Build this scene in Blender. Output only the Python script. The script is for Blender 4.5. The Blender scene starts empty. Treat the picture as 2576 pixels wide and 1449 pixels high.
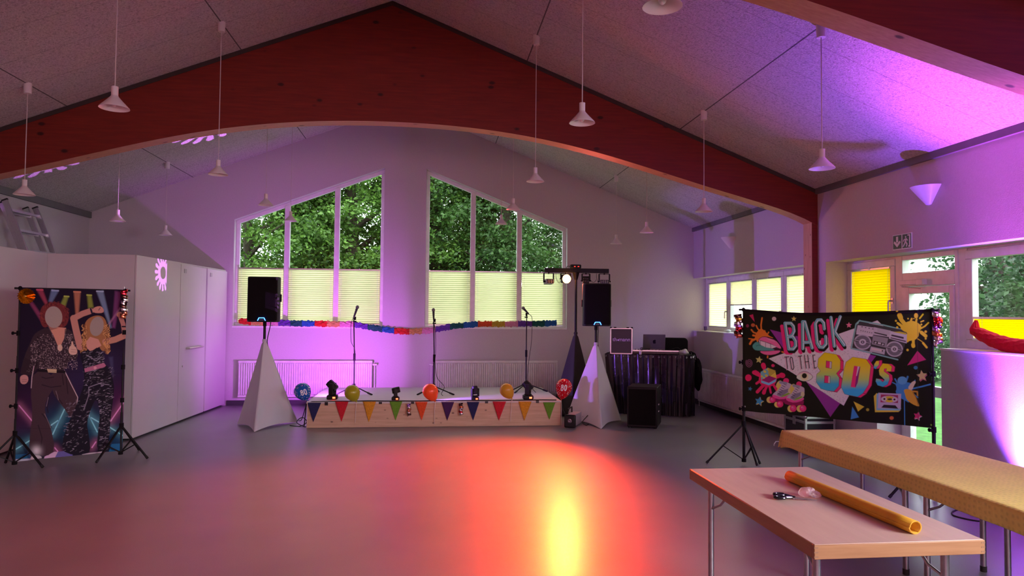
import bpy, math, random
import numpy as np
from mathutils import Vector, Matrix

sc = bpy.context.scene
COL = sc.collection
random.seed(7)
RNG = np.random.default_rng(7)
PI = math.pi
U = 1.13            # metres per drawing unit (the hall was measured in units of the camera height)

# ------------------------------------------------------------------ camera
F = 1750.6          # focal length for a 2576 x 1449 picture
W, H = 2576, 1449
YAW, PIT, ROL = 0.114826, 0.0345557, -0.008889
HC = 1.62
_f = np.array([math.sin(YAW)*math.cos(PIT), math.cos(YAW)*math.cos(PIT), math.sin(PIT)])
_r = np.array([math.cos(YAW), -math.sin(YAW), 0.0])
_u = np.cross(_r, _f)
CR = np.array([_r*math.cos(ROL)-_u*math.sin(ROL), _u*math.cos(ROL)+_r*math.sin(ROL), _f])
CC = np.array([0, 0, HC])
cd = bpy.data.cameras.new('camera'); cam = bpy.data.objects.new('camera', cd); COL.objects.link(cam)
cd.sensor_fit = 'HORIZONTAL'; cd.sensor_width = 36; cd.lens = F/W*36
cd.clip_end = 200
M = Matrix(((CR[0][0], CR[1][0], -CR[2][0], 0), (CR[0][1], CR[1][1], -CR[2][1], 0), (CR[0][2], CR[1][2], -CR[2][2], HC*U), (0, 0, 0, 1)))
cam.matrix_world = M
sc.camera = cam

def ray(x, y):
    return ((x-W/2)/F)*CR[0]-((y-H/2)/F)*CR[1]+CR[2]
def on(x, y, axis, v):
    """the point of the hall seen at picture position x, y on the plane axis = v (drawing units)"""
    d = ray(x, y); t = (v-CC[axis])/d[axis]; return CC+t*d
def onp(x, y, n, p0):
    n = np.array(n, float); d = ray(x, y); t = n@(np.array(p0)-CC)/(n@d); return CC+t*d

# ------------------------------------------------------------------ view, world
sc.view_settings.view_transform = 'Standard'
sc.view_settings.look = 'None'
sc.view_settings.exposure = .88
sc.view_settings.gamma = 1.0
sc.view_settings.use_curve_mapping = False
try:
    sc.cycles.use_denoising = True
    sc.cycles.max_bounces = 10
    sc.cycles.diffuse_bounces = 5
    sc.cycles.transparent_max_bounces = 16
    sc.cycles.sample_clamp_indirect = 6.0
    sc.cycles.caustics_reflective = False
    sc.cycles.caustics_refractive = False
except Exception:
    pass
wd = bpy.data.worlds.new('evening_sky'); sc.world = wd; wd.use_nodes = True
nt = wd.node_tree; nt.nodes.clear()
wo = nt.nodes.new('ShaderNodeOutputWorld'); bg = nt.nodes.new('ShaderNodeBackground')
tc = nt.nodes.new('ShaderNodeTexCoord'); nz = nt.nodes.new('ShaderNodeTexNoise'); rp = nt.nodes.new('ShaderNodeValToRGB')
nz.inputs['Scale'].default_value = 2.2; nz.inputs['Detail'].default_value = 5
rp.color_ramp.elements[0].position = .35; rp.color_ramp.elements[0].color = (.86, .95, 1.0, 1)
rp.color_ramp.elements[1].position = .62; rp.color_ramp.elements[1].color = (1, 1, 1, 1)
nt.links.new(tc.outputs['Generated'], nz.inputs['Vector']); nt.links.new(nz.outputs['Fac'], rp.inputs['Fac'])
nt.links.new(rp.outputs['Color'], bg.inputs['Color']); bg.inputs['Strength'].default_value = 3.6
nt.links.new(bg.outputs[0], wo.inputs['Surface'])

# ------------------------------------------------------------------ lights of the place and two added fills
def aim(o, a, b):
    o.location = Vector(a)*U
    o.rotation_euler = (Vector(b)-Vector(a)).to_track_quat('-Z', 'Y').to_euler()
def area(name, a, b, sx, sy, power, color):
    l = bpy.data.lights.new(name, 'AREA'); l.shape = 'RECTANGLE'; l.size = sx*U; l.size_y = sy*U; l.energy = power; l.color = color
    o = bpy.data.objects.new(name, l); COL.objects.link(o); aim(o, a, b); return o
def spot(name, a, b, angle, power, color, blend=.3, r=.04):
    l = bpy.data.lights.new(name, 'SPOT'); l.spot_size = math.radians(angle); l.spot_blend = blend; l.energy = power; l.color = color; l.shadow_soft_size = r
    o = bpy.data.objects.new(name, l); COL.objects.link(o); aim(o, a, b); return o
# added fills, no windows built there: pink behind the camera, neutral by the right wall
fw = area('front_fill', (-.4, -2.9, 1.9), (-.4, 6, .2), 7, 1.6, 54, (1.0, .48, .62)); fw.data.spread = math.radians(95)
sw = area('side_fill', (4.70, 1.2, 1.78), (2.3, 3.9, .6), 3.4, .95, 66, (.96, .91, .97)); sw.data.spread = math.radians(78)
# red lamp on the lighting bar
RED = (2.105, 10.82, 2.16)
spot('red_bar_lamp', RED, (-.8, 5.0, .0), 64, 4900, (1, .058, .010), 1.0, .07)
# moving heads on the stage and the LED can on the floor by the right wall
spot('red_bar_lamp_spill', RED, (0, 4.0, 1.2), 165, 130, (1, .09, .09), .8, .07)
spot('violet_head_wall', (-1.40, 10.35, .56), (-1.95, 12.3, 1.0), 140, 215, (.62, .10, .92), 1.0, .05)
spot('violet_head_side', (-.36, 9.95, .53), (4.0, 10.25, 1.15), 62, 210, (.38, .14, 1.0), .35, .04)
spot('floor_can_violet', (4.585, 5.17, .115), (4.64, 4.92, 2.6), 84, 620, (.26, .07, 1.0), 1.0, .05)
spot('floor_can_magenta', (4.585, 5.17, .115), (4.69, 4.84, 2.6), 54, 1000, (.85, .10, .95), 1.0, .05)
def gobo(name, a, b, half, power, color, petals=16):
    o = spot(name, a, b, half*2.6, power, color, .02, .002)
    l = o.data; l.use_nodes = True; t = l.node_tree; em = [n for n in t.nodes if n.type == 'EMISSION'][0]
    def mth(op, x, y=None):
        n = t.nodes.new('ShaderNodeMath'); n.operation = op
        for i, v in enumerate((x, y)):
            if v is None: continue
            if isinstance(v, (int, float)): n.inputs[i].default_value = v
            else: t.links.new(v, n.inputs[i])
        return n.outputs[0]
    c = t.nodes.new('ShaderNodeTexCoord'); s = t.nodes.new('ShaderNodeSeparateXYZ'); t.links.new(c.outputs['Normal'], s.inputs[0])
    k = math.tan(math.radians(half))
    z = mth('ABSOLUTE', s.outputs[2])
    u = mth('DIVIDE', mth('DIVIDE', s.outputs[0], z), k); v = mth('DIVIDE', mth('DIVIDE', s.outputs[1], z), k)
    r = mth('SQRT', mth('ADD', mth('MULTIPLY', u, u), mth('MULTIPLY', v, v)))
    th = mth('ARCTAN2', v, u)
    pet = mth('ADD', mth('MULTIPLY', mth('COSINE', mth('MULTIPLY', th, petals)), .5), .5)
    rim = mth('LESS_THAN', r, mth('ADD', mth('MULTIPLY', pet, .16), .86))
    inner = mth('GREATER_THAN', r, .34)
    slit = mth('GREATER_THAN', mth('ADD', pet, mth('MULTIPLY', mth('LESS_THAN', r, .62), 1)), .35)
    t.links.new(mth('MULTIPLY', mth('MULTIPLY', mth('MULTIPLY', rim, inner), slit), 1.0), em.inputs['Strength'])
    return o
gobo('gobo_head_cupboard', (1.36, 9.86, .80), (-3.57, 9.80, 2.10), 2.7, 1500, (.72, .22, 1.0))
gobo('gobo_head_ceiling', (.62, 9.90, .80), (-3.15, 10.3, 4.2), 5.5, 1500, (.72, .22, 1.0))
gobo('gobo_head_ceiling_far', (.62, 9.90, .80), (-4.95, 9.62, 3.5), 3.6, 1300, (.72, .22, 1.0))

# ------------------------------------------------------------------ materials
MATS = {}
def mat(name, col, rough=.5, metal=0.0, spec=.5, noise=None, bump=None, emit=None, coat=0, sheen=0, trans=0, transcol=None, coords='Object'):
    if name in MATS: return MATS[name]
    m = bpy.data.materials.new(name); m.use_nodes = True; t = m.node_tree; N = t.nodes; L = t.links
    b = N['Principled BSDF']; out = N['Material Output']
    b.inputs['Base Color'].default_value = (*col, 1); b.inputs['Roughness'].default_value = rough
    b.inputs['Metallic'].default_value = metal; b.inputs['Specular IOR Level'].default_value = spec
    if coat: b.inputs['Coat Weight'].default_value = coat; b.inputs['Coat Roughness'].default_value = .12
    if sheen: b.inputs['Sheen Weight'].default_value = sheen
    if noise is None: noise = (9, .07)
    tcn = N.new('ShaderNodeTexCoord')
    n = N.new('ShaderNodeTexNoise'); n.inputs['Scale'].default_value = noise[0]; n.inputs['Detail'].default_value = 4
    L.new(tcn.outputs[coords], n.inputs['Vector'])
    r = N.new('ShaderNodeValToRGB')
    a = noise[1]
    r.color_ramp.elements[0].position = .3; r.color_ramp.elements[1].position = .7
    r.color_ramp.elements[0].color = (*[c*(1-a) for c in col], 1); r.color_ramp.elements[1].color = (*[min(1, c*(1+a)) for c in col], 1)
    L.new(n.outputs['Fac'], r.inputs['Fac']); L.new(r.outputs['Color'], b.inputs['Base Color'])
    if bump:
        n2 = N.new('ShaderNodeTexNoise'); n2.inputs['Scale'].default_value = bump[0]; n2.inputs['Detail'].default_value = 5
        L.new(tcn.outputs[coords], n2.inputs['Vector'])
        bp = N.new('ShaderNodeBump'); bp.inputs['Strength'].default_value = bump[1]; bp.inputs['Distance'].default_value = .02
        L.new(n2.outputs['Fac'], bp.inputs['Height']); L.new(bp.outputs['Normal'], b.inputs['Normal'])
    if emit: b.inputs['Emission Color'].default_value = (*emit[0], 1); b.inputs['Emission Strength'].default_value = emit[1]
    if trans:
        tr = N.new('ShaderNodeBsdfTranslucent'); tr.inputs['Color'].default_value = (*(transcol or col), 1)
        mx = N.new('ShaderNodeMixShader'); mx.inputs[0].default_value = trans
        L.new(b.outputs[0], mx.inputs[1]); L.new(tr.outputs[0], mx.inputs[2]); L.new(mx.outputs[0], out.inputs['Surface'])
    MATS[name] = m; return m

def nodes_of(m): return m.node_tree.nodes, m.node_tree.links
def math_node(t, op, x, y=None, z=None):
    n = t.nodes.new('ShaderNodeMath'); n.operation = op
    for i, v in enumerate((x, y, z)):
        if v is None: continue
        if isinstance(v, (int, float)): n.inputs[i].default_value = v
        else: t.links.new(v, n.inputs[i])
    return n.outputs[0]

def wood(name, c0, c1, axis='X', rough=.45, ring=3.0, stretch=14, coat=0, knots=0, plank=None):
    """grain running along axis, optional knots and plank joints"""
    if name in MATS: return MATS[name]
    m = bpy.data.materials.new(name); m.use_nodes = True; t = m.node_tree; N, L = t.nodes, t.links
    b = N['Principled BSDF']; b.inputs['Roughness'].default_value = rough
    if coat: b.inputs['Coat Weight'].default_value = coat; b.inputs['Coat Roughness'].default_value = .15
    tcn = N.new('ShaderNodeTexCoord'); mp = N.new('ShaderNodeMapping')
    s = [stretch]*3; s['XYZ'.index(axis)] = 1.0
    mp.inputs['Scale'].default_value = s
    L.new(tcn.outputs['Object'], mp.inputs['Vector'])
    n = N.new('ShaderNodeTexNoise'); n.inputs['Scale'].default_value = ring; n.inputs['Detail'].default_value = 6; n.inputs['Roughness'].default_value = .6
    L.new(mp.outputs[0], n.inputs['Vector'])
    r = N.new('ShaderNodeValToRGB'); r.color_ramp.elements[0].position = .3; r.color_ramp.elements[1].position = .72
    r.color_ramp.elements[0].color = (*c0, 1); r.color_ramp.elements[1].color = (*c1, 1)
    L.new(n.outputs['Fac'], r.inputs['Fac']); col = r.outputs['Color']
    if knots:
        v = N.new('ShaderNodeTexVoronoi'); v.inputs['Scale'].default_value = knots
        mp2 = N.new('ShaderNodeMapping'); s2 = [1.0]*3; s2['XYZ'.index(axis)] = .55; mp2.inputs['Scale'].default_value = s2
        L.new(tcn.outputs['Object'], mp2.inputs['Vector']); L.new(mp2.outputs[0], v.inputs['Vector'])
        kr = N.new('ShaderNodeValToRGB'); kr.color_ramp.elements[0].position = .07; kr.color_ramp.elements[1].position = .13
        kr.color_ramp.elements[0].color = (1, 1, 1, 1); kr.color_ramp.elements[1].color = (0, 0, 0, 1)
        L.new(v.outputs['Distance'], kr.inputs['Fac'])
        mx = N.new('ShaderNodeMixRGB'); L.new(kr.outputs['Color'], mx.inputs['Fac']); L.new(col, mx.inputs['Color1'])
        mx.inputs['Color2'].default_value = (*[c*.28 for c in c0], 1); col = mx.outputs[0]
    if plank:
        ax, per, off = plank
        sp = N.new('ShaderNodeSeparateXYZ'); L.new(tcn.outputs['Object'], sp.inputs[0])
        fr = math_node(t, 'FRACT', math_node(t, 'DIVIDE', math_node(t, 'SUBTRACT', sp.outputs['XYZ'.index(ax)], off), per))
        ln = math_node(t, 'LESS_THAN', fr, .03)
        mx = N.new('ShaderNodeMixRGB'); L.new(math_node(t, 'MULTIPLY', ln, .35), mx.inputs['Fac']); L.new(col, mx.inputs['Color1'])
        mx.inputs['Color2'].default_value = (*[c*.35 for c in c0], 1); col = mx.outputs[0]
    L.new(col, b.inputs['Base Color'])
    MATS[name] = m; return m

def glass_mat():
    m = bpy.data.materials.new('window_glass'); m.use_nodes = True; t = m.node_tree; N, L = t.nodes, t.links
    N.remove(N['Principled BSDF'])
    tr = N.new('ShaderNodeBsdfTransparent'); tr.inputs['Color'].default_value = (.93, .97, .95, 1)
    gl = N.new('ShaderNodeBsdfGlossy'); gl.inputs['Roughness'].default_value = .02
    lw = N.new('ShaderNodeLayerWeight'); lw.inputs['Blend'].default_value = .5
    fc = math_node(t, 'ADD', math_node(t, 'MULTIPLY', math_node(t, 'POWER', lw.outputs['Facing'], 5), .5), .03)
    mx = N.new('ShaderNodeMixShader'); L.new(fc, mx.inputs[0]); L.new(tr.outputs[0], mx.inputs[1]); L.new(gl.outputs[0], mx.inputs[2])
    L.new(mx.outputs[0], N['Material Output'].inputs['Surface']); return m

def ceiling_mat(name, x0, per):
    """wood-wool board: coarse fibre speckle, fine board joints across, open joints along the lamp rows"""
    m = mat(name, (.62, .60, .585), .95, noise=(55, .16), bump=(70, .8)); t = m.node_tree; N, L = t.nodes, t.links
    b = N['Principled BSDF']; base = b.inputs['Base Color'].links[0].from_socket
    tcn = N.new('ShaderNodeTexCoord')
    n = N.new('ShaderNodeTexNoise'); n.inputs['Scale'].default_value = 38; n.inputs['Detail'].default_value = 8; n.inputs['Roughness'].default_value = .75
    L.new(tcn.outputs['Object'], n.inputs['Vector'])
    r = N.new('ShaderNodeValToRGB'); r.color_ramp.elements[0].position = .36; r.color_ramp.elements[1].position = .5
    r.color_ramp.elements[0].color = (.42, .42, .42, 1); r.color_ramp.elements[1].color = (1, 1, 1, 1)
    L.new(n.outputs['Fac'], r.inputs['Fac'])
    mx = N.new('ShaderNodeMixRGB'); mx.blend_type = 'MULTIPLY'; mx.inputs['Fac'].default_value = .75
    L.new(base, mx.inputs['Color1']); L.new(r.outputs['Color'], mx.inputs['Color2'])
    sp = N.new('ShaderNodeSeparateXYZ'); L.new(tcn.outputs['Object'], sp.inputs[0])
    fx = math_node(t, 'FRACT', math_node(t, 'ADD', math_node(t, 'DIVIDE', math_node(t, 'SUBTRACT', sp.outputs[0], x0*U), per*U), 20))
    gx = math_node(t, 'LESS_THAN', math_node(t, 'MINIMUM', fx, math_node(t, 'SUBTRACT', 1, fx)), .0032)
    fy = math_node(t, 'FRACT', math_node(t, 'ADD', math_node(t, 'DIVIDE', sp.outputs[1], .6), 20))
    gy = math_node(t, 'MULTIPLY', math_node(t, 'LESS_THAN', fy, .016), math_node(t, 'MULTIPLY', n.outputs['Fac'], .7))
    mk = math_node(t, 'MAXIMUM', math_node(t, 'MULTIPLY', gx, .85), gy)
    m2 = N.new('ShaderNodeMixRGB'); L.new(mk, m2.inputs['Fac']); L.new(mx.outputs[0], m2.inputs['Color1']); m2.inputs['Color2'].default_value = (.05, .05, .05, 1)
    L.new(m2.outputs[0], b.inputs['Base Color']); return m

def floor_mat():
    m = mat('linoleum', (.27, .268, .285), .26, noise=(1.4, .07), spec=.45); t = m.node_tree; N, L = t.nodes, t.links
    b = N['Principled BSDF']; base = b.inputs['Base Color'].links[0].from_socket
    tcn = N.new('ShaderNodeTexCoord')
    n = N.new('ShaderNodeTexNoise'); n.inputs['Scale'].default_value = 140; n.inputs['Detail'].default_value = 3; L.new(tcn.outputs['Object'], n.inputs['Vector'])
    mx = N.new('ShaderNodeMixRGB'); mx.blend_type = 'MULTIPLY'; mx.inputs['Fac'].default_value = .35
    L.new(base, mx.inputs['Color1']); L.new(n.outputs['Fac'], mx.inputs['Color2'])
    n3 = N.new('ShaderNodeTexNoise'); n3.inputs['Scale'].default_value = 3.1; n3.inputs['Detail'].default_value = 7; L.new(tcn.outputs['Object'], n3.inputs['Vector'])
    mr = N.new('ShaderNodeMapRange'); mr.inputs['From Min'].default_value = .3; mr.inputs['From Max'].default_value = .7; mr.inputs['To Min'].default_value = .265; mr.inputs['To Max'].default_value = .305
    b.inputs['Roughness'].default_value = .50; b.inputs['Coat Weight'].default_value = .5; b.inputs['Coat Roughness'].default_value = .285
    L.new(mx.outputs[0], b.inputs['Base Color']); return m

def leaf_mat(name, dark, light, trans=.35):
    m = bpy.data.materials.new(name); m.use_nodes = True; t = m.node_tree; N, L = t.nodes, t.links
    b = N['Principled BSDF']; b.inputs['Roughness'].default_value = .5
    g = N.new('ShaderNodeNewGeometry'); r = N.new('ShaderNodeValToRGB')
    r.color_ramp.elements[0].color = (*dark, 1); r.color_ramp.elements[1].color = (*light, 1)
    tcn = N.new('ShaderNodeTexCoord'); n = N.new('ShaderNodeTexNoise'); n.inputs['Scale'].default_value = .9; L.new(tcn.outputs['Object'], n.inputs['Vector'])
    f = math_node(t, 'ADD', math_node(t, 'MULTIPLY', g.outputs['Random Per Island'], .45), math_node(t, 'MULTIPLY', math_node(t, 'SUBTRACT', n.outputs['Fac'], .3), 1.2))
    L.new(f, r.inputs['Fac']); L.new(r.outputs['Color'], b.inputs['Base Color'])
    tr = N.new('ShaderNodeBsdfTranslucent'); L.new(r.outputs['Color'], tr.inputs['Color'])
    mx = N.new('ShaderNodeMixShader'); mx.inputs[0].default_value = trans
    L.new(b.outputs[0], mx.inputs[1]); L.new(tr.outputs[0], mx.inputs[2]); L.new(mx.outputs[0], N['Material Output'].inputs['Surface'])
    return m

def print_mat(name, transl=.22, floor=.02, rough=.85):
    m = bpy.data.materials.new(name); m.use_nodes = True; t = m.node_tree; N, L = t.nodes, t.links
    b = N['Principled BSDF']; b.inputs['Roughness'].default_value = rough; b.inputs['Specular IOR Level'].default_value = .25
    a = N.new('ShaderNodeVertexColor'); a.layer_name = 'print'
    tcn = N.new('ShaderNodeTexCoord'); n = N.new('ShaderNodeTexNoise'); n.inputs['Scale'].default_value = 220; L.new(tcn.outputs['Object'], n.inputs['Vector'])
    mx = N.new('ShaderNodeMixRGB'); mx.blend_type = 'OVERLAY'; mx.inputs['Fac'].default_value = .18
    L.new(a.outputs['Color'], mx.inputs['Color1']); L.new(n.outputs['Fac'], mx.inputs['Color2']); L.new(mx.outputs[0], b.inputs['Base Color'])
    ad = N.new('ShaderNodeMixRGB'); ad.blend_type = 'ADD'; ad.inputs['Fac'].default_value = 1; ad.inputs['Color2'].default_value = (floor*1.2, floor, floor*.45, 1)
    L.new(a.outputs['Color'], ad.inputs['Color1'])
    tr = N.new('ShaderNodeBsdfTranslucent'); L.new(ad.outputs[0], tr.inputs['Color'])
    ms = N.new('ShaderNodeMixShader'); ms.inputs[0].default_value = transl
    L.new(b.outputs[0], ms.inputs[1]); L.new(tr.outputs[0], ms.inputs[2]); L.new(ms.outputs[0], N['Material Output'].inputs['Surface'])
    return m

# ------------------------------------------------------------------ objects
WL = {}
def tag(o, label=None, cat=None, group=None, kind=None):
    if label: o['label'] = label
    if cat: o['category'] = cat
    if group: o['group'] = group
    if kind: o['kind'] = kind
    return o
def thing(name, label, cat, loc=(0, 0, 0), group=None):
    o = bpy.data.objects.new(name, None); COL.objects.link(o); o.empty_display_size = .1
    o.location = Vector(loc)*U; WL[o.name] = np.array(loc, float)
    return tag(o, label, cat, group)
def dup(root, loc, rotz=0, label=None):
    r = root.copy(); COL.objects.link(r); r.location = Vector(loc)*U; r.rotation_euler = (0, 0, rotz)
    if label: r['label'] = label
    for ch in list(root.children):
        c = ch.copy(); COL.objects.link(c); c.parent = r
        for g in ch.children:
            d = g.copy(); COL.objects.link(d); d.parent = c
    return r

def basis(d):
    d = np.array(d, float); d = d/np.linalg.norm(d)
    a = np.array([0, 0, 1.0]) if abs(d[2]) < .9 else np.array([1.0, 0, 0])
    x = np.cross(a, d); x /= np.linalg.norm(x); y = np.cross(d, x)
    return x, y, d
def rot(axis, a):
    return np.array(Matrix.Rotation(a, 3, axis))

class MB:
    def __init__(s): s.v = []; s.f = []; s.m = []
    def add(s, verts, faces, m=0):
        o = len(s.v); s.v += [tuple(map(float, p)) for p in verts]
        s.f += [tuple(i+o for i in f) for f in faces]; s.m += [m]*len(faces); return s
    def box(s, a, b, m=0, R=None, c=None):
        x0, y0, z0 = [min(p, q) for p, q in zip(a, b)]; x1, y1, z1 = [max(p, q) for p, q in zip(a, b)]
        v = np.array([(x0, y0, z0), (x1, y0, z0), (x1, y1, z0), (x0, y1, z0), (x0, y0, z1), (x1, y0, z1), (x1, y1, z1), (x0, y1, z1)], float)
        if R is not None:
            c = v.mean(0) if c is None else np.array(c); v = (v-c)@np.array(R).T+c
        return s.add(v, [(0, 3, 2, 1), (4, 5, 6, 7), (0, 1, 5, 4), (1, 2, 6, 5), (2, 3, 7, 6), (3, 0, 4, 7)], m)
    def bar(s, p, q, w, h=None, m=0, up=(0, 0, 1)):
        """square bar from p to q"""
        h = h or w; p, q = np.array(p, float), np.array(q, float); d = (q-p)/np.linalg.norm(q-p)
        up = np.array(up, float); x = np.cross(d, up)
        if np.linalg.norm(x) < 1e-6: x = np.cross(d, (1, 0, 0))
        x /= np.linalg.norm(x); y = np.cross(x, d)
        v = [e+sx*x*w/2+sy*y*h/2 for e in (p, q) for sx, sy in ((-1, -1), (1, -1), (1, 1), (-1, 1))]
        return s.add(v, [(0, 1, 2, 3), (7, 6, 5, 4), (0, 4, 5, 1), (1, 5, 6, 2), (2, 6, 7, 3), (3, 7, 4, 0)], m)
    def tube(s, pts, r, n=10, m=0, closed=False):
        pts = [np.array(p, float) for p in pts]; k = len(pts); rs = r if hasattr(r, '__len__') else [r]*k
        v = []; x = None
        for i, p in enumerate(pts):
            a = pts[(i-1) % k] if (closed or i) else p; b = pts[(i+1) % k] if (closed or i < k-1) else p
            d = b-a; d = d/(np.linalg.norm(d)+1e-12)
            if x is None: x, y, _ = basis(d)
            else:
                x = x-d*(x@d); x /= np.linalg.norm(x)+1e-12; y = np.cross(d, x)
            v += [p+rs[i]*(math.cos(t)*x+math.sin(t)*y) for t in np.arange(n)*2*PI/n]
        f = []
        for i in range(k if closed else k-1):
            j = (i+1) % k
            for a in range(n):
                b = (a+1) % n; f.append((i*n+a, i*n+b, j*n+b, j*n+a))
        if not closed:
            f.append(tuple(range(n-1, -1, -1))); f.append(tuple((k-1)*n+a for a in range(n)))
        return s.add(v, f, m)
    def cyl(s, p, q, r, r2=None, n=16, m=0):
        return s.tube([p, q], [r, r if r2 is None else r2], n, m)
    def lathe(s, prof, o=(0, 0, 0), n=28, m=0, R=None, a0=0, a1=2*PI):
        """prof: (radius, height) pairs turned round z"""
        full = abs(a1-a0-2*PI) < 1e-6; k = n if full else n+1
        v = np.array([(r*math.cos(a0+(a1-a0)*i/n), r*math.sin(a0+(a1-a0)*i/n), z) for r, z in prof for i in range(k)], float)
        if R is not None: v = v@np.array(R).T
        v = v+np.array(o)
        f = [(j*k+i, j*k+(i+1) % k, (j+1)*k+(i+1) % k, (j+1)*k+i) for j in range(len(prof)-1) for i in range(n)]
        return s.add(v, f, m)
    def ell(s, c, r, n=20, k=12, m=0, R=None, fn=None):
        v = []
        for j in range(k+1):
            ph = PI*j/k
            for i in range(n):
                th = 2*PI*i/n; p = np.array([math.sin(ph)*math.cos(th), math.sin(ph)*math.sin(th), math.cos(ph)])
                if fn is not None: p = fn(p)
                v.append(p*np.array(r))
        v = np.array(v)
        if R is not None: v = v@np.array(R).T
        f = [(j*n+i, (j+1)*n+i, (j+1)*n+(i+1) % n, j*n+(i+1) % n) for j in range(k) for i in range(n)]
        return s.add(v+np.array(c), f, m)
    def prism(s, poly, ax, a, b, m=0):
        """polygon in the plane across axis ax, extruded from a to b"""
        def P(p, t):
            q = list(p); q.insert(ax, t); return q
        k = len(poly); v = [P(p, a) for p in poly]+[P(p, b) for p in poly]
        f = [tuple(range(k)), tuple(range(2*k-1, k-1, -1))]+[(i, i+k, (i+1) % k+k, (i+1) % k) for i in range(k)]
        return s.add(v, f, m)
    def slab(s, poly3, nrm, t, m=0):
        k = len(poly3); n = np.array(nrm)*t; v = [np.array(p, float) for p in poly3]; v = v+[p+n for p in v]
        f = [tuple(range(k)), tuple(range(2*k-1, k-1, -1))]+[(i, i+k, (i+1) % k+k, (i+1) % k) for i in range(k)]
        return s.add(v, f, m)
    def grid(s, fn, nu, nv, m=0):
        v = [fn(i/nu, j/nv) for j in range(nv+1) for i in range(nu+1)]; k = nu+1
        return s.add(v, [(j*k+i, j*k+i+1, (j+1)*k+i+1, (j+1)*k+i) for j in range(nv) for i in range(nu)], m)
    def build(s, name, mats, parent=None, smooth=False, bevel=0, solid=0, local=False, sharp=.7, seg=2):
        me = bpy.data.meshes.new(name)
        v = np.array(s.v, float)
        if parent is not None and not local: v = v-WL[parent.name]
        me.from_pydata((v*U).tolist(), [], s.f)
        mats = mats if isinstance(mats, (list, tuple)) else [mats]
        for m in mats: me.materials.append(m)
        if len(mats) > 1: me.polygons.foreach_set('material_index', s.m)
        me.validate()
        import bmesh
        bm = bmesh.new(); bm.from_mesh(me); bmesh.ops.recalc_face_normals(bm, faces=bm.faces); bm.to_mesh(me); bm.free()
        if smooth:
            me.polygons.foreach_set('use_smooth', [True]*len(me.polygons)); me.set_sharp_from_angle(angle=sharp)
        o = bpy.data.objects.new(name, me); COL.objects.link(o)
        if parent is not None: o.parent = parent; WL[o.name] = WL[parent.name]
        else: WL[o.name] = np.zeros(3)
        if solid:
            md = o.modifiers.new('Solidify', 'SOLIDIFY'); md.thickness = solid*U; md.offset = 0
        if bevel:
            md = o.modifiers.new('Bevel', 'BEVEL'); md.width = bevel*U; md.segments = seg; md.limit_method = 'ANGLE'; md.angle_limit = .6
            if not smooth:
                me.polygons.foreach_set('use_smooth', [True]*len(me.polygons)); me.set_sharp_from_angle(angle=.5)
                md.harden_normals = False
        return o
def struct(name, b, m, parent=None, **k):
    o = b.build(name, m, parent, **k)
    if parent is None: o['kind'] = 'structure'
    return o
def part_label(o, s): o['label'] = s; return o

def text_mesh(s, size, spacing=1.0):
    """flat letters of the built-in typeface as (2d points, faces)"""
    cu = bpy.data.curves.new('t', 'FONT'); cu.body = s; cu.size = size; cu.space_character = spacing; cu.resolution_u = 6
    o = bpy.data.objects.new('t', cu); COL.objects.link(o); dg = bpy.context.evaluated_depsgraph_get(); dg.update()
    me = o.evaluated_get(dg).to_mesh(); v = [(p.co.x, p.co.y) for p in me.vertices]; f = [tuple(q.vertices) for q in me.polygons]
    o.evaluated_get(dg).to_mesh_clear(); bpy.data.objects.remove(o); bpy.data.curves.remove(cu)
    return v, f

# common materials
WHITE = mat('white_plaster', (.57, .53, .555), .9, noise=(40, .03), bump=(160, .12))
FRAME = mat('white_window_profile', (.78, .78, .79), .35)
CREAM_BLIND = mat('cream_pleated_fabric', (.80, .78, .52), .8, trans=.85, transcol=(1.0, .90, .54))
YELLOW_BLIND = mat('yellow_pleated_fabric', (.95, .62, .02), .8, trans=.93, transcol=(1, .56, .0))
PALE_BLIND = mat('pale_pleated_fabric', (.85, .80, .62), .8, trans=.95, transcol=(1, .79, .44))
ALU = mat('brushed_aluminium', (.62, .62, .65), .32, 1.0, noise=(60, .05))
STEEL = mat('dull_steel_tube', (.42, .41, .43), .3, 1.0, noise=(30, .08))
BLACK = mat('black_paint', (.010, .009, .010), .5, spec=.25, noise=(20, .2))
BLACKM = mat('black_matte', (.008, .007, .008), .8, spec=.15, noise=(50, .3))
BLACKG = mat('black_gloss_plastic', (.012, .012, .014), .2, noise=(10, .2))
GRILLE = mat('black_speaker_grille', (.009, .007, .007), .8, spec=.12, noise=(260, .6), bump=(320, .6))
RUBBER = mat('black_rubber', (.018, .018, .018), .8, noise=(30, .2))
LACQ = mat('white_lacquer_panel', (.63, .60, .61), .42, noise=(2, .02))
LAMPW = mat('white_lamp_enamel', (.78, .75, .74), .4, noise=(5, .03))
GLASS = glass_mat()
RED_LED = mat('red_display', (.3, .01, .005), .4, emit=((1, .06, .02), 6))

# ================================================================== the hall
XL, XR, YB, YF = -5.69, 4.776, 12.3, -3.0
AX, AZ, SL = -.5, 5.26, .394
def zc(x): return AZ-SL*abs(x-AX)          # height of the ceiling
b = MB().box((XL-.3, YF-.3, -.12), (XR+.45, YB+.3, 0)); struct('floor', b, floor_mat())
t = .14
b = MB().prism([(XL-.3, zc(XL-.3)), (AX, AZ), (AX, AZ+t), (XL-.3, zc(XL-.3)+t)], 1, YF-.3, YB+.3)
struct('ceiling', b, ceiling_mat('wood_wool_board_left', -4.05, 1.85))
b = MB().prism([(AX, AZ), (XR+.45, zc(XR+.45)), (XR+.45, zc(XR+.45)+t), (AX, AZ+t)], 1, YF-.3, YB+.3)
struct('ceiling', b, ceiling_mat('wood_wool_board_right', 1.1, 1.9))
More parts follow.
